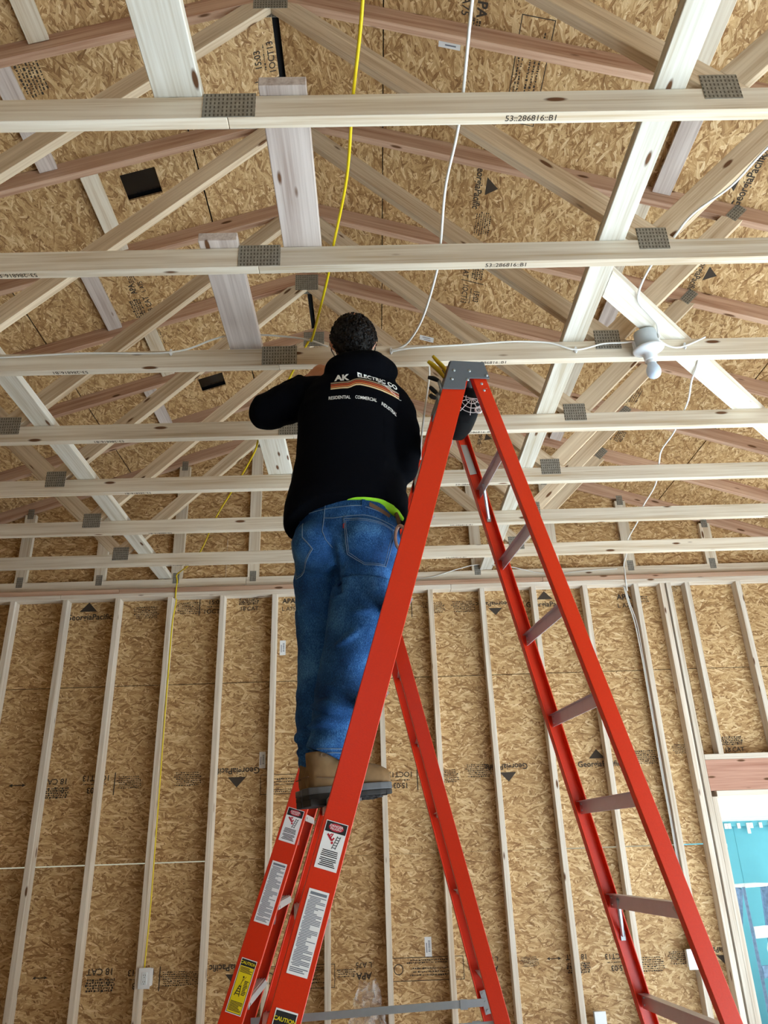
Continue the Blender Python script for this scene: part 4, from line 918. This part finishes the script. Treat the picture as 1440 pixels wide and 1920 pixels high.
# ---- body: one continuous surface from boots to head
bm = bmesh.new()
loft(bm, [ringz(-.05, 2.545, 1.80, .045, .055), ringz(-.05, 2.552, 1.815, .062, .075), ringz(-.05, 2.550, 1.85, .072, .088), ringz(-.05, 2.545, 1.90, .077, .096), ringz(-.05, 2.540, 1.945, .070, .088), ringz(-.05, 2.535, 1.975, .045, .058), ringz(-.05, 2.533, 1.984, .02, .025)])
loft(bm, [ringz(-.052, 2.615, 1.765, .022, .018), ringz(-.052, 2.607, 1.785, .040, .042), ringz(-.05, 2.59, 1.83, .058, .060), ringz(-.05, 2.59, 1.88, .064, .062), ringz(-.05, 2.585, 1.93, .06, .055)])
limb(bm, [(-.051, 2.640, 1.895), (-.052, 2.658, 1.865), (-.052, 2.665, 1.852), (-.052, 2.645, 1.842)], [.008, .010, .013, .010], 10)      # nose
limb(bm, [(-.075, 2.640, 1.812), (-.052, 2.650, 1.813), (-.028, 2.640, 1.812)], [.006, .009, .006], 10)                              # mouth
for s in (-1, 1): limb(bm, [(-.05+s*.074, 2.545, 1.89), (-.05+s*.086, 2.538, 1.882), (-.05+s*.083, 2.545, 1.862), (-.05+s*.074, 2.552, 1.845)], [.008, .011, .009, .006], 10)   # ears
for s in (-1, 1): sph_bm(bm, (-.05+s*.030, 2.632, Zr(1.884)), .012, 10)
loft(bm, [ringz(-.05, 2.56, 1.62, .065, .06), ringz(-.05, 2.555, 1.72, .056, .056), ringz(-.05, 2.555, 1.83, .052, .055)])
loft(bm, [ringz(-.09, 2.62, .93, .15, .10, ROT), ringz(-.09, 2.62, 1.04, .165, .115, ROT), ringz(-.085, 2.61, 1.2, .155, .11), ringz(-.07, 2.59, 1.4, .16, .11), ringz(-.055, 2.575, 1.56, .17, .10), ringz(-.05, 2.565, 1.66, .13, .075), ringz(-.05, 2.56, 1.70, .07, .05)])
LARM = [(-.19, 2.575, 1.645), (-.30, 2.60, 1.630), (-.415, 2.625, 1.600), (-.33, 2.665, 1.70), (-.235, 2.705, 1.815)]
RARM = [(.095, 2.575, 1.635), (.135, 2.555, 1.50), (.150, 2.565, 1.335), (.105, 2.65, 1.42), (.055, 2.72, 1.53)]
limb(bm, LARM, [.050, .046, .040, .036, .026]); limb(bm, RARM, [.050, .046, .040, .036, .026])
def hand(bm, wrist, d, nrm, side):
    """palm, four unequal curled fingers and a thumb leaving the side of the palm"""
    w_, d, nrm = V((wrist[0], wrist[1], Zr(wrist[2]))), V(d).normalized(), V(nrm).normalized(); a = d.cross(nrm).normalized()*side; nrm = a.cross(d).normalized()*side
    for t in (-.022, 0, .022): tube_bm(bm, [w_-d*.02, w_+d*.04+a*t*.8, w_+d*.085+a*t], [.018, .016, .013], 10)
    for i, (t, l) in enumerate(((-.030, .062), (-.010, .074), (.010, .070), (.029, .055))):
        b = w_+d*.085+a*t; p1 = b+d*l*.42+nrm*l*.10; p2 = p1+d*l*.22+nrm*l*.30; p3 = p2-d*l*.05+nrm*l*.28
        tube_bm(bm, [b-d*.02, b, p1, p2, p3], [.0095, .0095, .009, .0082, .0065], 9)
    b = w_+d*.035-a*.03; tube_bm(bm, [b+a*.012, b-a*.012+d*.012, b-a*.018+d*.042+nrm*.014, b-a*.006+d*.062+nrm*.026], [.012, .011, .0095, .007], 9)
hand(bm, LARM[-1], (.42, .22, .55), (.1, .9, -.2), 1); hand(bm, RARM[-1], (-.1, .2, .55), (-.2, .9, -.1), -1)
LLEG = [(-.165, 2.675, .98), (-.185, 2.685, .85), (-.195, 2.69, .62), (-.20, 2.71, .40), (-.198, 2.735, .22)]
RLEG = [(-.02, 2.605, .98), (-.035, 2.605, .85), (-.075, 2.60, .62), (-.140, 2.605, .40), (-.171, 2.599, .22)]
limb(bm, LLEG, [.085, .078, .058, .050, .038]); limb(bm, RLEG, [.085, .080, .060, .042, .030])
for hx, hy, an in ((-.092, 2.632, math.radians(24)), (-.125, 2.765, math.radians(20))): limb(bm, [(hx+u*math.cos(an), hy+u*math.sin(an), zz) for u, zz in ((-.10, .218), (-.03, .215), (.05, .212), (.09, .210))], [.030, .030, .026, .018], flat=.85)
body = fuse(bm, .0055, 3); mesh_obj('body', body, MAT['skin'], man, smooth=True)
# ---- jeans
bm = bmesh.new()
loft(bm, [ringz(-.095, 2.62, .90, .150, .110, ROT), ringz(-.092, 2.615, .95, .190, .130, ROT), ringz(-.092, 2.615, 1.00, .203, .142, ROT), ringz(-.090, 2.615, 1.06, .204, .146, ROT), ringz(-.088, 2.61, 1.12, .196, .142, ROT), ringz(-.088, 2.61, 1.165, .188, .136, ROT), ringz(-.088, 2.605, 1.20, .184, .132, ROT)], 44, .92)
sph_bm(bm, (-.190, 2.560, Zr(1.005)), .092, 18, (1, 1, 1.05)); sph_bm(bm, (-.018, 2.525, Zr(1.0)), .100, 18, (1, .95, 1.1))
limb(bm, [(-.165, 2.675, 1.0), (-.183, 2.675, .92), (-.190, 2.685, .80), (-.192, 2.695, .66), (-.199, 2.705, .52), (-.205, 2.715, .42), (-.202, 2.73, .34), (-.202, 2.742, .285), (-.200, 2.742, .262)], [.105, .104, .092, .080, .074, .072, .068, .062, .060])
limb(bm, [(-.015, 2.595, 1.0), (-.022, 2.585, .92), (-.028, 2.588, .85), (-.040, 2.592, .78)], [.115, .116, .106, .090])
limb(bm, [(-.262, 2.72, .375), (-.250, 2.675, .350), (-.19, 2.65, .345)], [.016, .024, .016], 12); limb(bm, [(-.268, 2.715, .315), (-.245, 2.69, .300), (-.22, 2.67, .30)], [.010, .018, .010], 12)
upper = fuse(bm, .006, 4)
bm = bmesh.new()      # right lower leg: the cloth is doubled below the knee fold, so it is a shell of its own
limb(bm, [(-.026, 2.583, .856), (-.030, 2.583, .80), (-.050, 2.585, .70), (-.078, 2.592, .60), (-.106, 2.60, .50), (-.122, 2.605, .42), (-.132, 2.61, .35), (-.152, 2.612, .305), (-.162, 2.612, .283)], [.120, .121, .111, .101, .094, .089, .084, .080, .079], 28)
for pts, rd in (([(-.215, 2.575, .44), (-.15, 2.522, .432), (-.06, 2.535, .405)], [.010, .024, .014]), ([(-.222, 2.585, .372), (-.17, 2.530, .384), (-.09, 2.540, .362)], [.010, .020, .010]), ([(-.13, 2.50, .62), (-.07, 2.482, .655), (.02, 2.52, .72)], [.006, .014, .010]),
                ([(-.10, 2.495, .745), (-.03, 2.474, .735), (.06, 2.53, .765)], [.006, .013, .010]), ([(-.09, 2.50, .545), (-.03, 2.515, .60), (.02, 2.555, .66)], [.006, .014, .010]), ([(-.18, 2.54, .50), (-.12, 2.510, .488), (-.04, 2.54, .47)], [.006, .013, .008])): limb(bm, pts, rd, 12)
lower = fuse(bm, .006, 3)
bm = bmesh.new(); bm.from_mesh(upper); bm.from_mesh(lower); jeans = bm_mesh(bm, 'jeans')
def wrinkle(co, n_):
    z = co.z-H; d_ = .0030*noise.noise(V((co.x*9, co.y*9, co.z*22))) + .0012*noise.noise(V((co.x*40, co.y*40, co.z*60)))
    if z < .62: d_ += .0075*noise.noise(V((co.x*7+3, co.y*7, co.z*20)))*min(1, (.62-z)*3.5)
    if co.x < -.15 and .62 < z < .80: d_ += .003*min(1, (.80-z)/.006)*max(0, 1-(.80-z)/.12)
    if .80 < z < 1.01 and n_.y < .3: d_ -= .022*math.exp(-((co.x+.130-.10*(z-.90)*(-1))/.014)**2)*min(1, (1.01-z)/.05)
    if .84 < z < .99: d_ += .004*noise.noise(V((co.x*6, co.y*6, (co.z+.35*co.x)*26)))
    return d_
displace(jeans, wrinkle)
jo = mesh_obj('jeans', jeans, MAT['denim'], man, smooth=True)
bvj = BVHTree.FromPolygons([v.co[:] for v in jeans.vertices], [p.vertices[:] for p in jeans.polygons])
def proj(bvh, x, z, off, y0=1.9):
    h = bvh.ray_cast(V((x, y0, Zr(z))), V((0, 1, 0)))
    if h[0] is None: return None
    return h[0] + h[1]*off
def path_on(bvh, pts, off, step=.008, closed=False):
    out = []; P = list(pts) + ([pts[0]] if closed else [])
    for a, b in zip(P[:-1], P[1:]):
        n_ = max(1, int(math.hypot(b[0]-a[0], b[1]-a[1])/step))
        for i in range(n_):
            q = proj(bvh, a[0]+(b[0]-a[0])*i/n_, a[1]+(b[1]-a[1])*i/n_, off)
            if q is not None: out.append(q)
    q = proj(bvh, P[-1][0], P[-1][1], off)
    if q is not None: out.append(q)
    return out
def wrap_faces(name, polys, bvh, off, mat, parent, maxe=.012):
    """flat polygons in (x, z) pressed onto a garment"""
    bm = bmesh.new()
    for P in polys: bm.faces.new([bm.verts.new((p[0], p[1], 0)) for p in P])
    return wrap_bm(name, bm, bvh, off, mat, parent, maxe)
def wrap_bm(name, bm, bvh, off, mat, parent, maxe=.012):
    bmesh.ops.triangulate(bm, faces=bm.faces)
    for _ in range(6):
        es = [e for e in bm.edges if e.calc_length() > maxe]
        if not es: break
        bmesh.ops.subdivide_edges(bm, edges=es, cuts=1); bmesh.ops.triangulate(bm, faces=bm.faces)
    bad = []
    for v in bm.verts:
        q = proj(bvh, v.co.x, v.co.y, off)
        if q is None: bad.append(v)
        else: v.co = q
    if bad: bmesh.ops.delete(bm, geom=bad, context='VERTS')
    return mesh_obj(name, bm_mesh(bm), mat, parent, smooth=True)
PKR = [(-0.0918, 1.0672), (0.0881, 1.0339), (0.0484, 0.8948), (-0.0227, 0.8954), (-0.0803, 0.9388)]
PKL = [(-0.2831, 1.0524), (-0.2399, 1.0834), (-0.2377, 1.0081), (-0.2016, 0.9621), (-0.2493, 0.9046), (-0.2712, 0.9004)]
for P in (PKR, PKL):
    po = wrap_faces('back_pocket', [P], bvj, .0022, MAT['denim'], jo)
    bm = bmesh.new(); tube_bm(bm, path_on(bvj, P, .0032, closed=True), .0014, 6)
    cx, cz = sum(p[0] for p in P)/len(P), sum(p[1] for p in P)/len(P)
    Q = [(cx+(x-cx)*.92, cz+(z-cz)*.92) for x, z in P]; tube_bm(bm, path_on(bvj, Q, .0030, closed=True), .0009, 5)
    bmesh.ops.recalc_face_normals(bm, faces=bm.faces); mesh_obj('stitching', bm_mesh(bm), MAT['stitch'], po, smooth=True)
bm = bmesh.new()
for P in ([(-0.1575, 1.1416), (-0.1632, 1.0821), (-0.1693, 1.0262), (-0.1577, 0.9957), (-0.1345, 0.9751)], [(-0.0942, 1.0747), (-0.1294, 1.0749), (-0.1632, 1.0821)], [(0.09, 1.05), (-.02, 1.075), (-.0942, 1.0747)],
          [(-.27, 1.118), (-.1575, 1.116), (-.03, 1.112), (.065, 1.085)]): tube_bm(bm, path_on(bvj, P, .0010), .0014, 6)
bmesh.ops.recalc_face_normals(bm, faces=bm.faces); mesh_obj('seam', bm_mesh(bm), MAT['stitch'], jo, smooth=True)
bm = bmesh.new(); tube_bm(bm, path_on(bvj, [(-.19, .300), (-.15, .298), (-.10, .298), (-.07, .300)], .0015), .0016, 6); tube_bm(bm, path_on(bvj, [(-.20, .288), (-.15, .286), (-.09, .286)], .0015), .0014, 6)
bmesh.ops.recalc_face_normals(bm, faces=bm.faces); mesh_obj('hem_stitching', bm_mesh(bm), MAT['stitch'], jo, smooth=True)
wrap_faces('leather_patch', [[(-0.001, 1.1262), (0.0714, 1.0913), (0.0668, 1.0776), (-0.0022, 1.1098)]], bvj, .0030, MAT['leather'], jo)
wrap_faces('red_tab', [[(-0.0944, 1.0469), (-0.0876, 1.0491), (-0.0878, 1.0308), (-0.0946, 1.0301)]], bvj, .0040, MAT['redtab'], jo)
for x, z in ((-.257, 1.120), (-.0213, 1.128)): wrap_faces('belt_loop', [[(x-.006, z-.022), (x+.006, z-.022), (x+.006, z+.02), (x-.006, z+.02)]], bvj, .004, MAT['denim'], jo)
# ---- hi-vis shirt tail showing under the hoodie
bm = bmesh.new()
loft(bm, [ringz(-.086, 2.605, 1.126, .198, .148, ROT, lambda a: .022*(1 if math.sin(a) < 0 else 0)*(1-abs(math.cos(a)))), ringz(-.086, 2.60, 1.16, .202, .150, ROT), ringz(-.086, 2.60, 1.21, .196, .146, ROT)], 48)
limb(bm, [(.03, 2.49, 1.128), (.085, 2.51, 1.112), (.122, 2.54, 1.088)], [.010, .016, .008], 10)
hv = fuse(bm, .006, 3); mesh_obj('shirt_tail', hv, MAT['hivis'], man, smooth=True)
# ---- hoodie
def hem(a): return .030*max(0, -math.sin(a)) - .038*max(0, -math.cos(a))*(1 if math.sin(a) > -.75 else .4) - .03*max(0, math.sin(a))
bm = bmesh.new()
loft(bm, [ringz(-.088, 2.595, 1.118, .226, .168, 0, hem), ringz(-.088, 2.595, 1.135, .232, .174, 0, hem), ringz(-.085, 2.592, 1.19, .232, .176, 0, lambda a: .5*hem(a)), ringz(-.078, 2.588, 1.26, .217, .168), ringz(-.070, 2.582, 1.36, .208, .164), ringz(-.062, 2.575, 1.47, .208, .158),
          ringz(-.056, 2.57, 1.56, .212, .150), ringz(-.054, 2.568, 1.625, .206, .134), ringz(-.052, 2.565, 1.675, .176, .110), ringz(-.050, 2.56, 1.71, .125, .088), ringz(-.05, 2.555, 1.735, .085, .072)], 48, .93)
limb(bm, [(-.16, 2.57, 1.645), (-.24, 2.585, 1.645), (-.33, 2.60, 1.625), (-.395, 2.615, 1.605), (-.400, 2.63, 1.615), (-.345, 2.665, 1.695), (-.262, 2.698, 1.785)], [.078, .084, .080, .075, .070, .058, .048], 24)
limb(bm, [(.070, 2.57, 1.625), (.105, 2.560, 1.56), (.122, 2.550, 1.46), (.128, 2.550, 1.36), (.120, 2.575, 1.315), (.095, 2.65, 1.41), (.060, 2.71, 1.51)], [.076, .082, .076, .070, .066, .058, .046], 24)
limb(bm, [(-.255, 2.52, 1.175), (-.285, 2.57, 1.130), (-.275, 2.64, 1.10)], [.030, .034, .030], 14)
# hood folded down round the neck
limb(bm, [(-.125, 2.58, 1.725), (-.115, 2.49, 1.715), (-.055, 2.450, 1.708), (.025, 2.455, 1.705), (.075, 2.505, 1.708), (.065, 2.59, 1.725)], [.036, .044, .050, .052, .046, .034], 22)
limb(bm, [(-.06, 2.445, 1.728), (.03, 2.440, 1.712), (.082, 2.475, 1.690)], [.022, .040, .030], 16)
limb(bm, [(-.125, 2.57, 1.74), (-.09, 2.495, 1.752), (-.02, 2.475, 1.755), (.055, 2.52, 1.745)], [.024, .028, .028, .022], 16)
hood = fuse(bm, .0065, 5)
def folds(co, n_):
    z = co.z-H; d_ = .0022*noise.noise(V((co.x*7, co.y*7, co.z*8))) + .0008*noise.noise(V((co.x*30, co.y*30, co.z*30)))
    f = noise.noise(V(((co.x-.5*co.z)*14, co.y*4, (co.z+.7*co.x)*4)))
    if z < 1.5: d_ += .0055*f*max(0, min(1, (co.x+.03)*8))*(1 if z > 1.2 else .5)
    if co.x < -.24 and z > 1.5: d_ += .006*noise.noise(V((co.x*24, co.y*9, co.z*11)))
    if co.x > .06: d_ += .005*noise.noise(V((co.x*9, co.y*9, co.z*26)))
    return d_
displace(hood, folds)
ho = mesh_obj('hoodie', hood, MAT['hoodie'], man, smooth=True)
bvh = BVHTree.FromPolygons([v.co[:] for v in hood.vertices], [p.vertices[:] for p in hood.polygons])
def print_text(s, a, b, c_, bold, mat, name):
    """lettering from baseline a to b, cap height towards c_"""
    me = text_me(s, 1.0, bold, 'LEFT'); xs = [v.co.x for v in me.vertices]; ys = [v.co.y for v in me.vertices]; x0, x1, y0, y1 = min(xs), max(xs), min(ys), max(ys)
    a, b, c_ = V(a), V(b), V(c_); bm = bmesh.new(); bm.from_mesh(me)
    for v in bm.verts:
        q = a + (b-a)*((v.co.x-x0)/(x1-x0)) + (c_-a)*((v.co.y-y0)/(y1-y0)); v.co = V((q.x, q.y, 0))
    return wrap_bm(name, bm, bvh, .0022, mat, ho, .010)
print_text('AK', (-0.121, 1.6235), (-0.0634, 1.6220), (-0.1208, 1.659), .045, MAT['pr_white'], 'company_lettering')
print_text('ELECTRIC CO', (-0.0323, 1.6395), (0.1163, 1.6045), (-0.0332, 1.6595), .03, MAT['pr_white'], 'company_lettering')
print_text('RESIDENTIAL', (-0.1414, 1.5342), (-0.0606, 1.5311), (-0.1413, 1.5489), .010, MAT['pr_white'], 'trade_lettering')
print_text('COMMERCIAL', (-0.0434, 1.5322), (0.0358, 1.5222), (-0.0419, 1.5464), .010, MAT['pr_white'], 'trade_lettering')
print_text('INDUSTRIAL', (0.0528, 1.5133), (0.1085, 1.484), (0.0559, 1.5279), .010, MAT['pr_white'], 'trade_lettering')
S0 = [(-0.1344, 1.6187), (-0.0708, 1.6169), (-0.0594, 1.6205), (-0.0472, 1.6281), (-0.037, 1.6318), (-0.0236, 1.6323), (0.0132, 1.6241), (0.0664, 1.6099), (0.1228, 1.5933)]
S1 = [(-0.1346, 1.5808), (-0.0713, 1.579), (-0.0599, 1.5826), (-0.0478, 1.5901), (-0.0377, 1.5938), (-0.0243, 1.5942), (0.0122, 1.5861), (0.0652, 1.572), (0.1213, 1.5556)]
for i, mt in enumerate(('pr_tan', 'pr_rust', 'pr_orange', 'pr_cream')):
    t0, t1 = .02+i*.25, .02+i*.25+.185
    L = lambda t, j: (S0[j][0]+(S1[j][0]-S0[j][0])*t, S0[j][1]+(S1[j][1]-S0[j][1])*t)
    wrap_faces('printed_stripe', [[L(t0, j), L(t0, j+1), L(t1, j+1), L(t1, j)] for j in range(8)], bvh, .0020, MAT[mt], ho, .010)
rs = random.Random(2); bm = bmesh.new()
for a, b in (((.04, 1.622), (.09, 1.604)), ((.06, 1.612), (.12, 1.586)), ((.07, 1.600), (.122, 1.566)), ((.09, 1.585), (.128, 1.552))):
    pts = [(a[0]+(b[0]-a[0])*t/8+rs.uniform(-.002, .002), a[1]+(b[1]-a[1])*t/8+rs.uniform(-.004, .004)) for t in range(9)]; tube_bm(bm, path_on(bvh, pts, .0026, .004), .0007, 5)
bmesh.ops.recalc_face_normals(bm, faces=bm.faces); mesh_obj('lightning_print', bm_mesh(bm), MAT['pr_white'], ho)
# ---- hair: mass of short curls
bm = bmesh.new(); bmesh.ops.create_icosphere(bm, subdivisions=5, radius=1.0)
for v in bm.verts:
    n_ = v.co.normalized(); r = .99 + .06*noise.noise(n_*4) + .075*noise.noise(n_*9+V((5, 0, 0))) + .05*noise.noise(n_*19)
    p = V((n_.x*.094, n_.y*.104, n_.z*.112))*r
    if p.z < -.02: p.x *= 1-.18*min(1, (-.02-p.z)/.09); p.y *= 1-.10*min(1, (-.02-p.z)/.09)
    if n_.y > .35 and n_.z < .45: p = p*.72
    elif n_.y > -.25 and n_.z < -.05: p.x *= .86
    v.co = p + V((-.048, 2.532, Zr(1.876)))
hr = mesh_obj('hair', bm_mesh(bm), MAT['hair'], man, smooth=True)
bm = bmesh.new(); rs = random.Random(9)
for i in range(620):
    n_ = V((rs.gauss(0, 1), rs.gauss(-.25, 1), rs.gauss(.15, 1))).normalized()
    if n_.y > .3 and n_.z < .5: continue
    if n_.y > -.25 and n_.z < -.05 and abs(n_.x) > .5: continue
    p = V((n_.x*.090, n_.y*.100, n_.z*.108)); 
    if p.z < -.02: p.x *= 1-.18*min(1, (-.02-p.z)/.09)
    p += V((-.048, 2.532, Zr(1.876))); a = n_.orthogonal().normalized(); a = (Matrix.Rotation(rs.uniform(0, 6.28), 3, n_) @ a); b = n_.cross(a); R_ = rs.uniform(.003, .0065); t0 = rs.uniform(0, 6.28)
    tube_bm(bm, [p + a*R_*math.cos(t0+k*.75) + b*R_*math.sin(t0+k*.75) + n_*(.0005+.0011*k) for k in range(7)], [.0044-.0004*k for k in range(7)], 5)
bmesh.ops.recalc_face_normals(bm, faces=bm.faces); o = mesh_obj('curls', bm_mesh(bm), MAT['hair'], hr); o['kind'] = 'stuff'
# ---- glasses
bm = bmesh.new()
for s in (-1, 1): tube_bm(bm, [(-.05+s*.088, 2.55, Zr(1.885)), (-.05+s*.090, 2.60, Zr(1.882)), (-.05+s*.074, 2.655, Zr(1.878))], .0028, 6); tube_bm(bm, [(-.05+s*.036+.028*math.cos(t), 2.664-.006*abs(math.cos(t)), Zr(1.872)+.020*math.sin(t)) for t in [2*math.pi*k/18 for k in range(19)]], .002, 6)
tube_bm(bm, [(-.058, 2.668, Zr(1.876)), (-.042, 2.668, Zr(1.876))], .002, 6); bmesh.ops.recalc_face_normals(bm, faces=bm.faces)
mesh_obj('glasses', bm_mesh(bm), MAT['frame'], man, smooth=True)
# ---- boots
ZST = H+.1520
def boot(hx, hy, ang, pitch=0.0):
    B = Matrix.Translation((hx, hy, ZST)) @ Matrix.Rotation(ang, 4, 'Z') @ Matrix.Rotation(-pitch, 4, 'Y')
    outl = [(.0, .030), (.03, .038), (.08, .037), (.13, .041), (.19, .050), (.235, .048), (.27, .036), (.29, .015)]
    def slab(z0, z1, g, mat, name, parent, toe=0.0):
        bm = bmesh.new(); P = [(x-.145 + (g if x > .2 else -g), -(w_+g)) for x, w_ in outl] + [(x-.145 + (g if x > .2 else -g), w_+g) for x, w_ in outl[::-1]]
        a = [bm.verts.new((x, y, z0+toe*max(0, x-.05)**2)) for x, y in P]; b = [bm.verts.new((x, y, z1+toe*max(0, x-.05)**2)) for x, y in P]; n_ = len(P)
        bm.faces.new(a[::-1]); bm.faces.new(b)
        for k in range(n_): bm.faces.new((a[k], a[(k+1) % n_], b[(k+1) % n_], b[k]))
        bmesh.ops.recalc_face_normals(bm, faces=bm.faces); bevel(bm, .004, 2); return mesh_obj(name, bm_mesh(bm), mat, parent, B)
    bt = bmesh.new()
    def bring(x, z, hx_, hz, hw): return ((x, 0, z), (0, hw, 0), (hx_*0, 0, hz))
    loft(bt, [((-.140, 0, .070), (0, .022, 0), (0, 0, .030)), ((-.128, 0, .075), (0, .036, 0), (0, 0, .045)), ((-.09, 0, .085), (0, .042, 0), (0, 0, .058)), ((-.04, 0, .085), (0, .043, 0), (0, 0, .056)), ((.02, 0, .075), (0, .043, 0), (0, 0, .046)), ((.07, 0, .068), (0, .048, 0), (0, 0, .040)), ((.105, 0, .064), (0, .047, 0), (0, 0, .036)), ((.135, 0, .058), (0, .036, 0), (0, 0, .028)), ((.147, 0, .052), (0, .018, 0), (0, 0, .016))], 28, .85)
    loft(bt, [((-.085, 0, .06), (.055, 0, 0), (0, .040, 0)), ((-.085, 0, .12), (.054, 0, 0), (0, .041, 0)), ((-.086, 0, .15), (.054, 0, 0), (0, .042, 0))], 28)
    me = fuse(bt, .005, 4)
    bo = empty('boot', (0, 0, 0)); bpy.data.objects.remove(bo)
    up_ = mesh_obj('boot', me, MAT['boot'], man, B, True)
    slab(.020, .042, .004, MAT['sole'], 'midsole', up_)
    slab(.004, .020, .003, MAT['lug'], 'outsole', up_)
    bm = bmesh.new(); box_bm(bm, (-.106, 0, -.004), (.080, .080, .022)); bevel(bm, .006, 2); mesh_obj('heel', bm_mesh(bm), MAT['lug'], up_, B)
    bm = bmesh.new(); rs = random.Random(4)
    for i in range(3, 11):
        for s in (-1, 1): box_bm(bm, (-.135+i*.025, s*.028, .008), (.015, .030, .015), Matrix.Rotation(s*.35, 3, 'Z'))
    o = mesh_obj('tread_lugs', bm_mesh(bm), MAT['lug'], up_, B); o['kind'] = 'stuff'
    bm = bmesh.new(); tube_bm(bm, [(-.1455, y, .075-.0*abs(y)) for y in (-.030, -.015, 0, .015, .030)], .0018, 5); tube_bm(bm, [(x, -.0445-.0*(x), .060+.10*max(0, -x-.02)) for x in (-.12, -.08, -.04, 0, .04)], .0016, 5); bmesh.ops.recalc_face_normals(bm, faces=bm.faces)
    mesh_obj('welt_stitching', bm_mesh(bm), MAT['leather'], up_, B)
    return up_, B
b1, B1 = boot(-.092, 2.632, math.radians(24), math.radians(4)); boot(-.125, 2.765, math.radians(20), math.radians(3))
me = text_me('CAT', .020, .03); me.materials.append(MAT['leather'])
mesh_obj('collar_lettering', me, None, b1, B1 @ Matrix.Translation((-.085, -.0462, .135)) @ Matrix.Rotation(math.pi/2, 4, 'X'))
# ---- metal clip on his right hip
cl = empty('belt_clip', (.10, 2.50, Zr(1.0)), label='pinkish metal clip hanging at the worker\'s right hip', cat='clip')
bm = bmesh.new(); tube_bm(bm, [V((.105, 2.488, Zr(1.0))) + V((.018*math.cos(t), -.006*math.cos(t), .045*math.sin(t))) for t in [2*math.pi*k/24 for k in range(25)]], .0065, 8); bmesh.ops.recalc_face_normals(bm, faces=bm.faces); mesh_obj('ring', bm_mesh(bm), MAT['copperclip'], cl, smooth=True)
bm = bmesh.new(); tube_bm(bm, [(.104, 2.488, Zr(1.04)), (.100, 2.495, Zr(1.075)), (.093, 2.51, Zr(1.105))], [.006, .008, .007], 8); bmesh.ops.recalc_face_normals(bm, faces=bm.faces); mesh_obj('strap', bm_mesh(bm), MAT['leather'], cl, smooth=True)
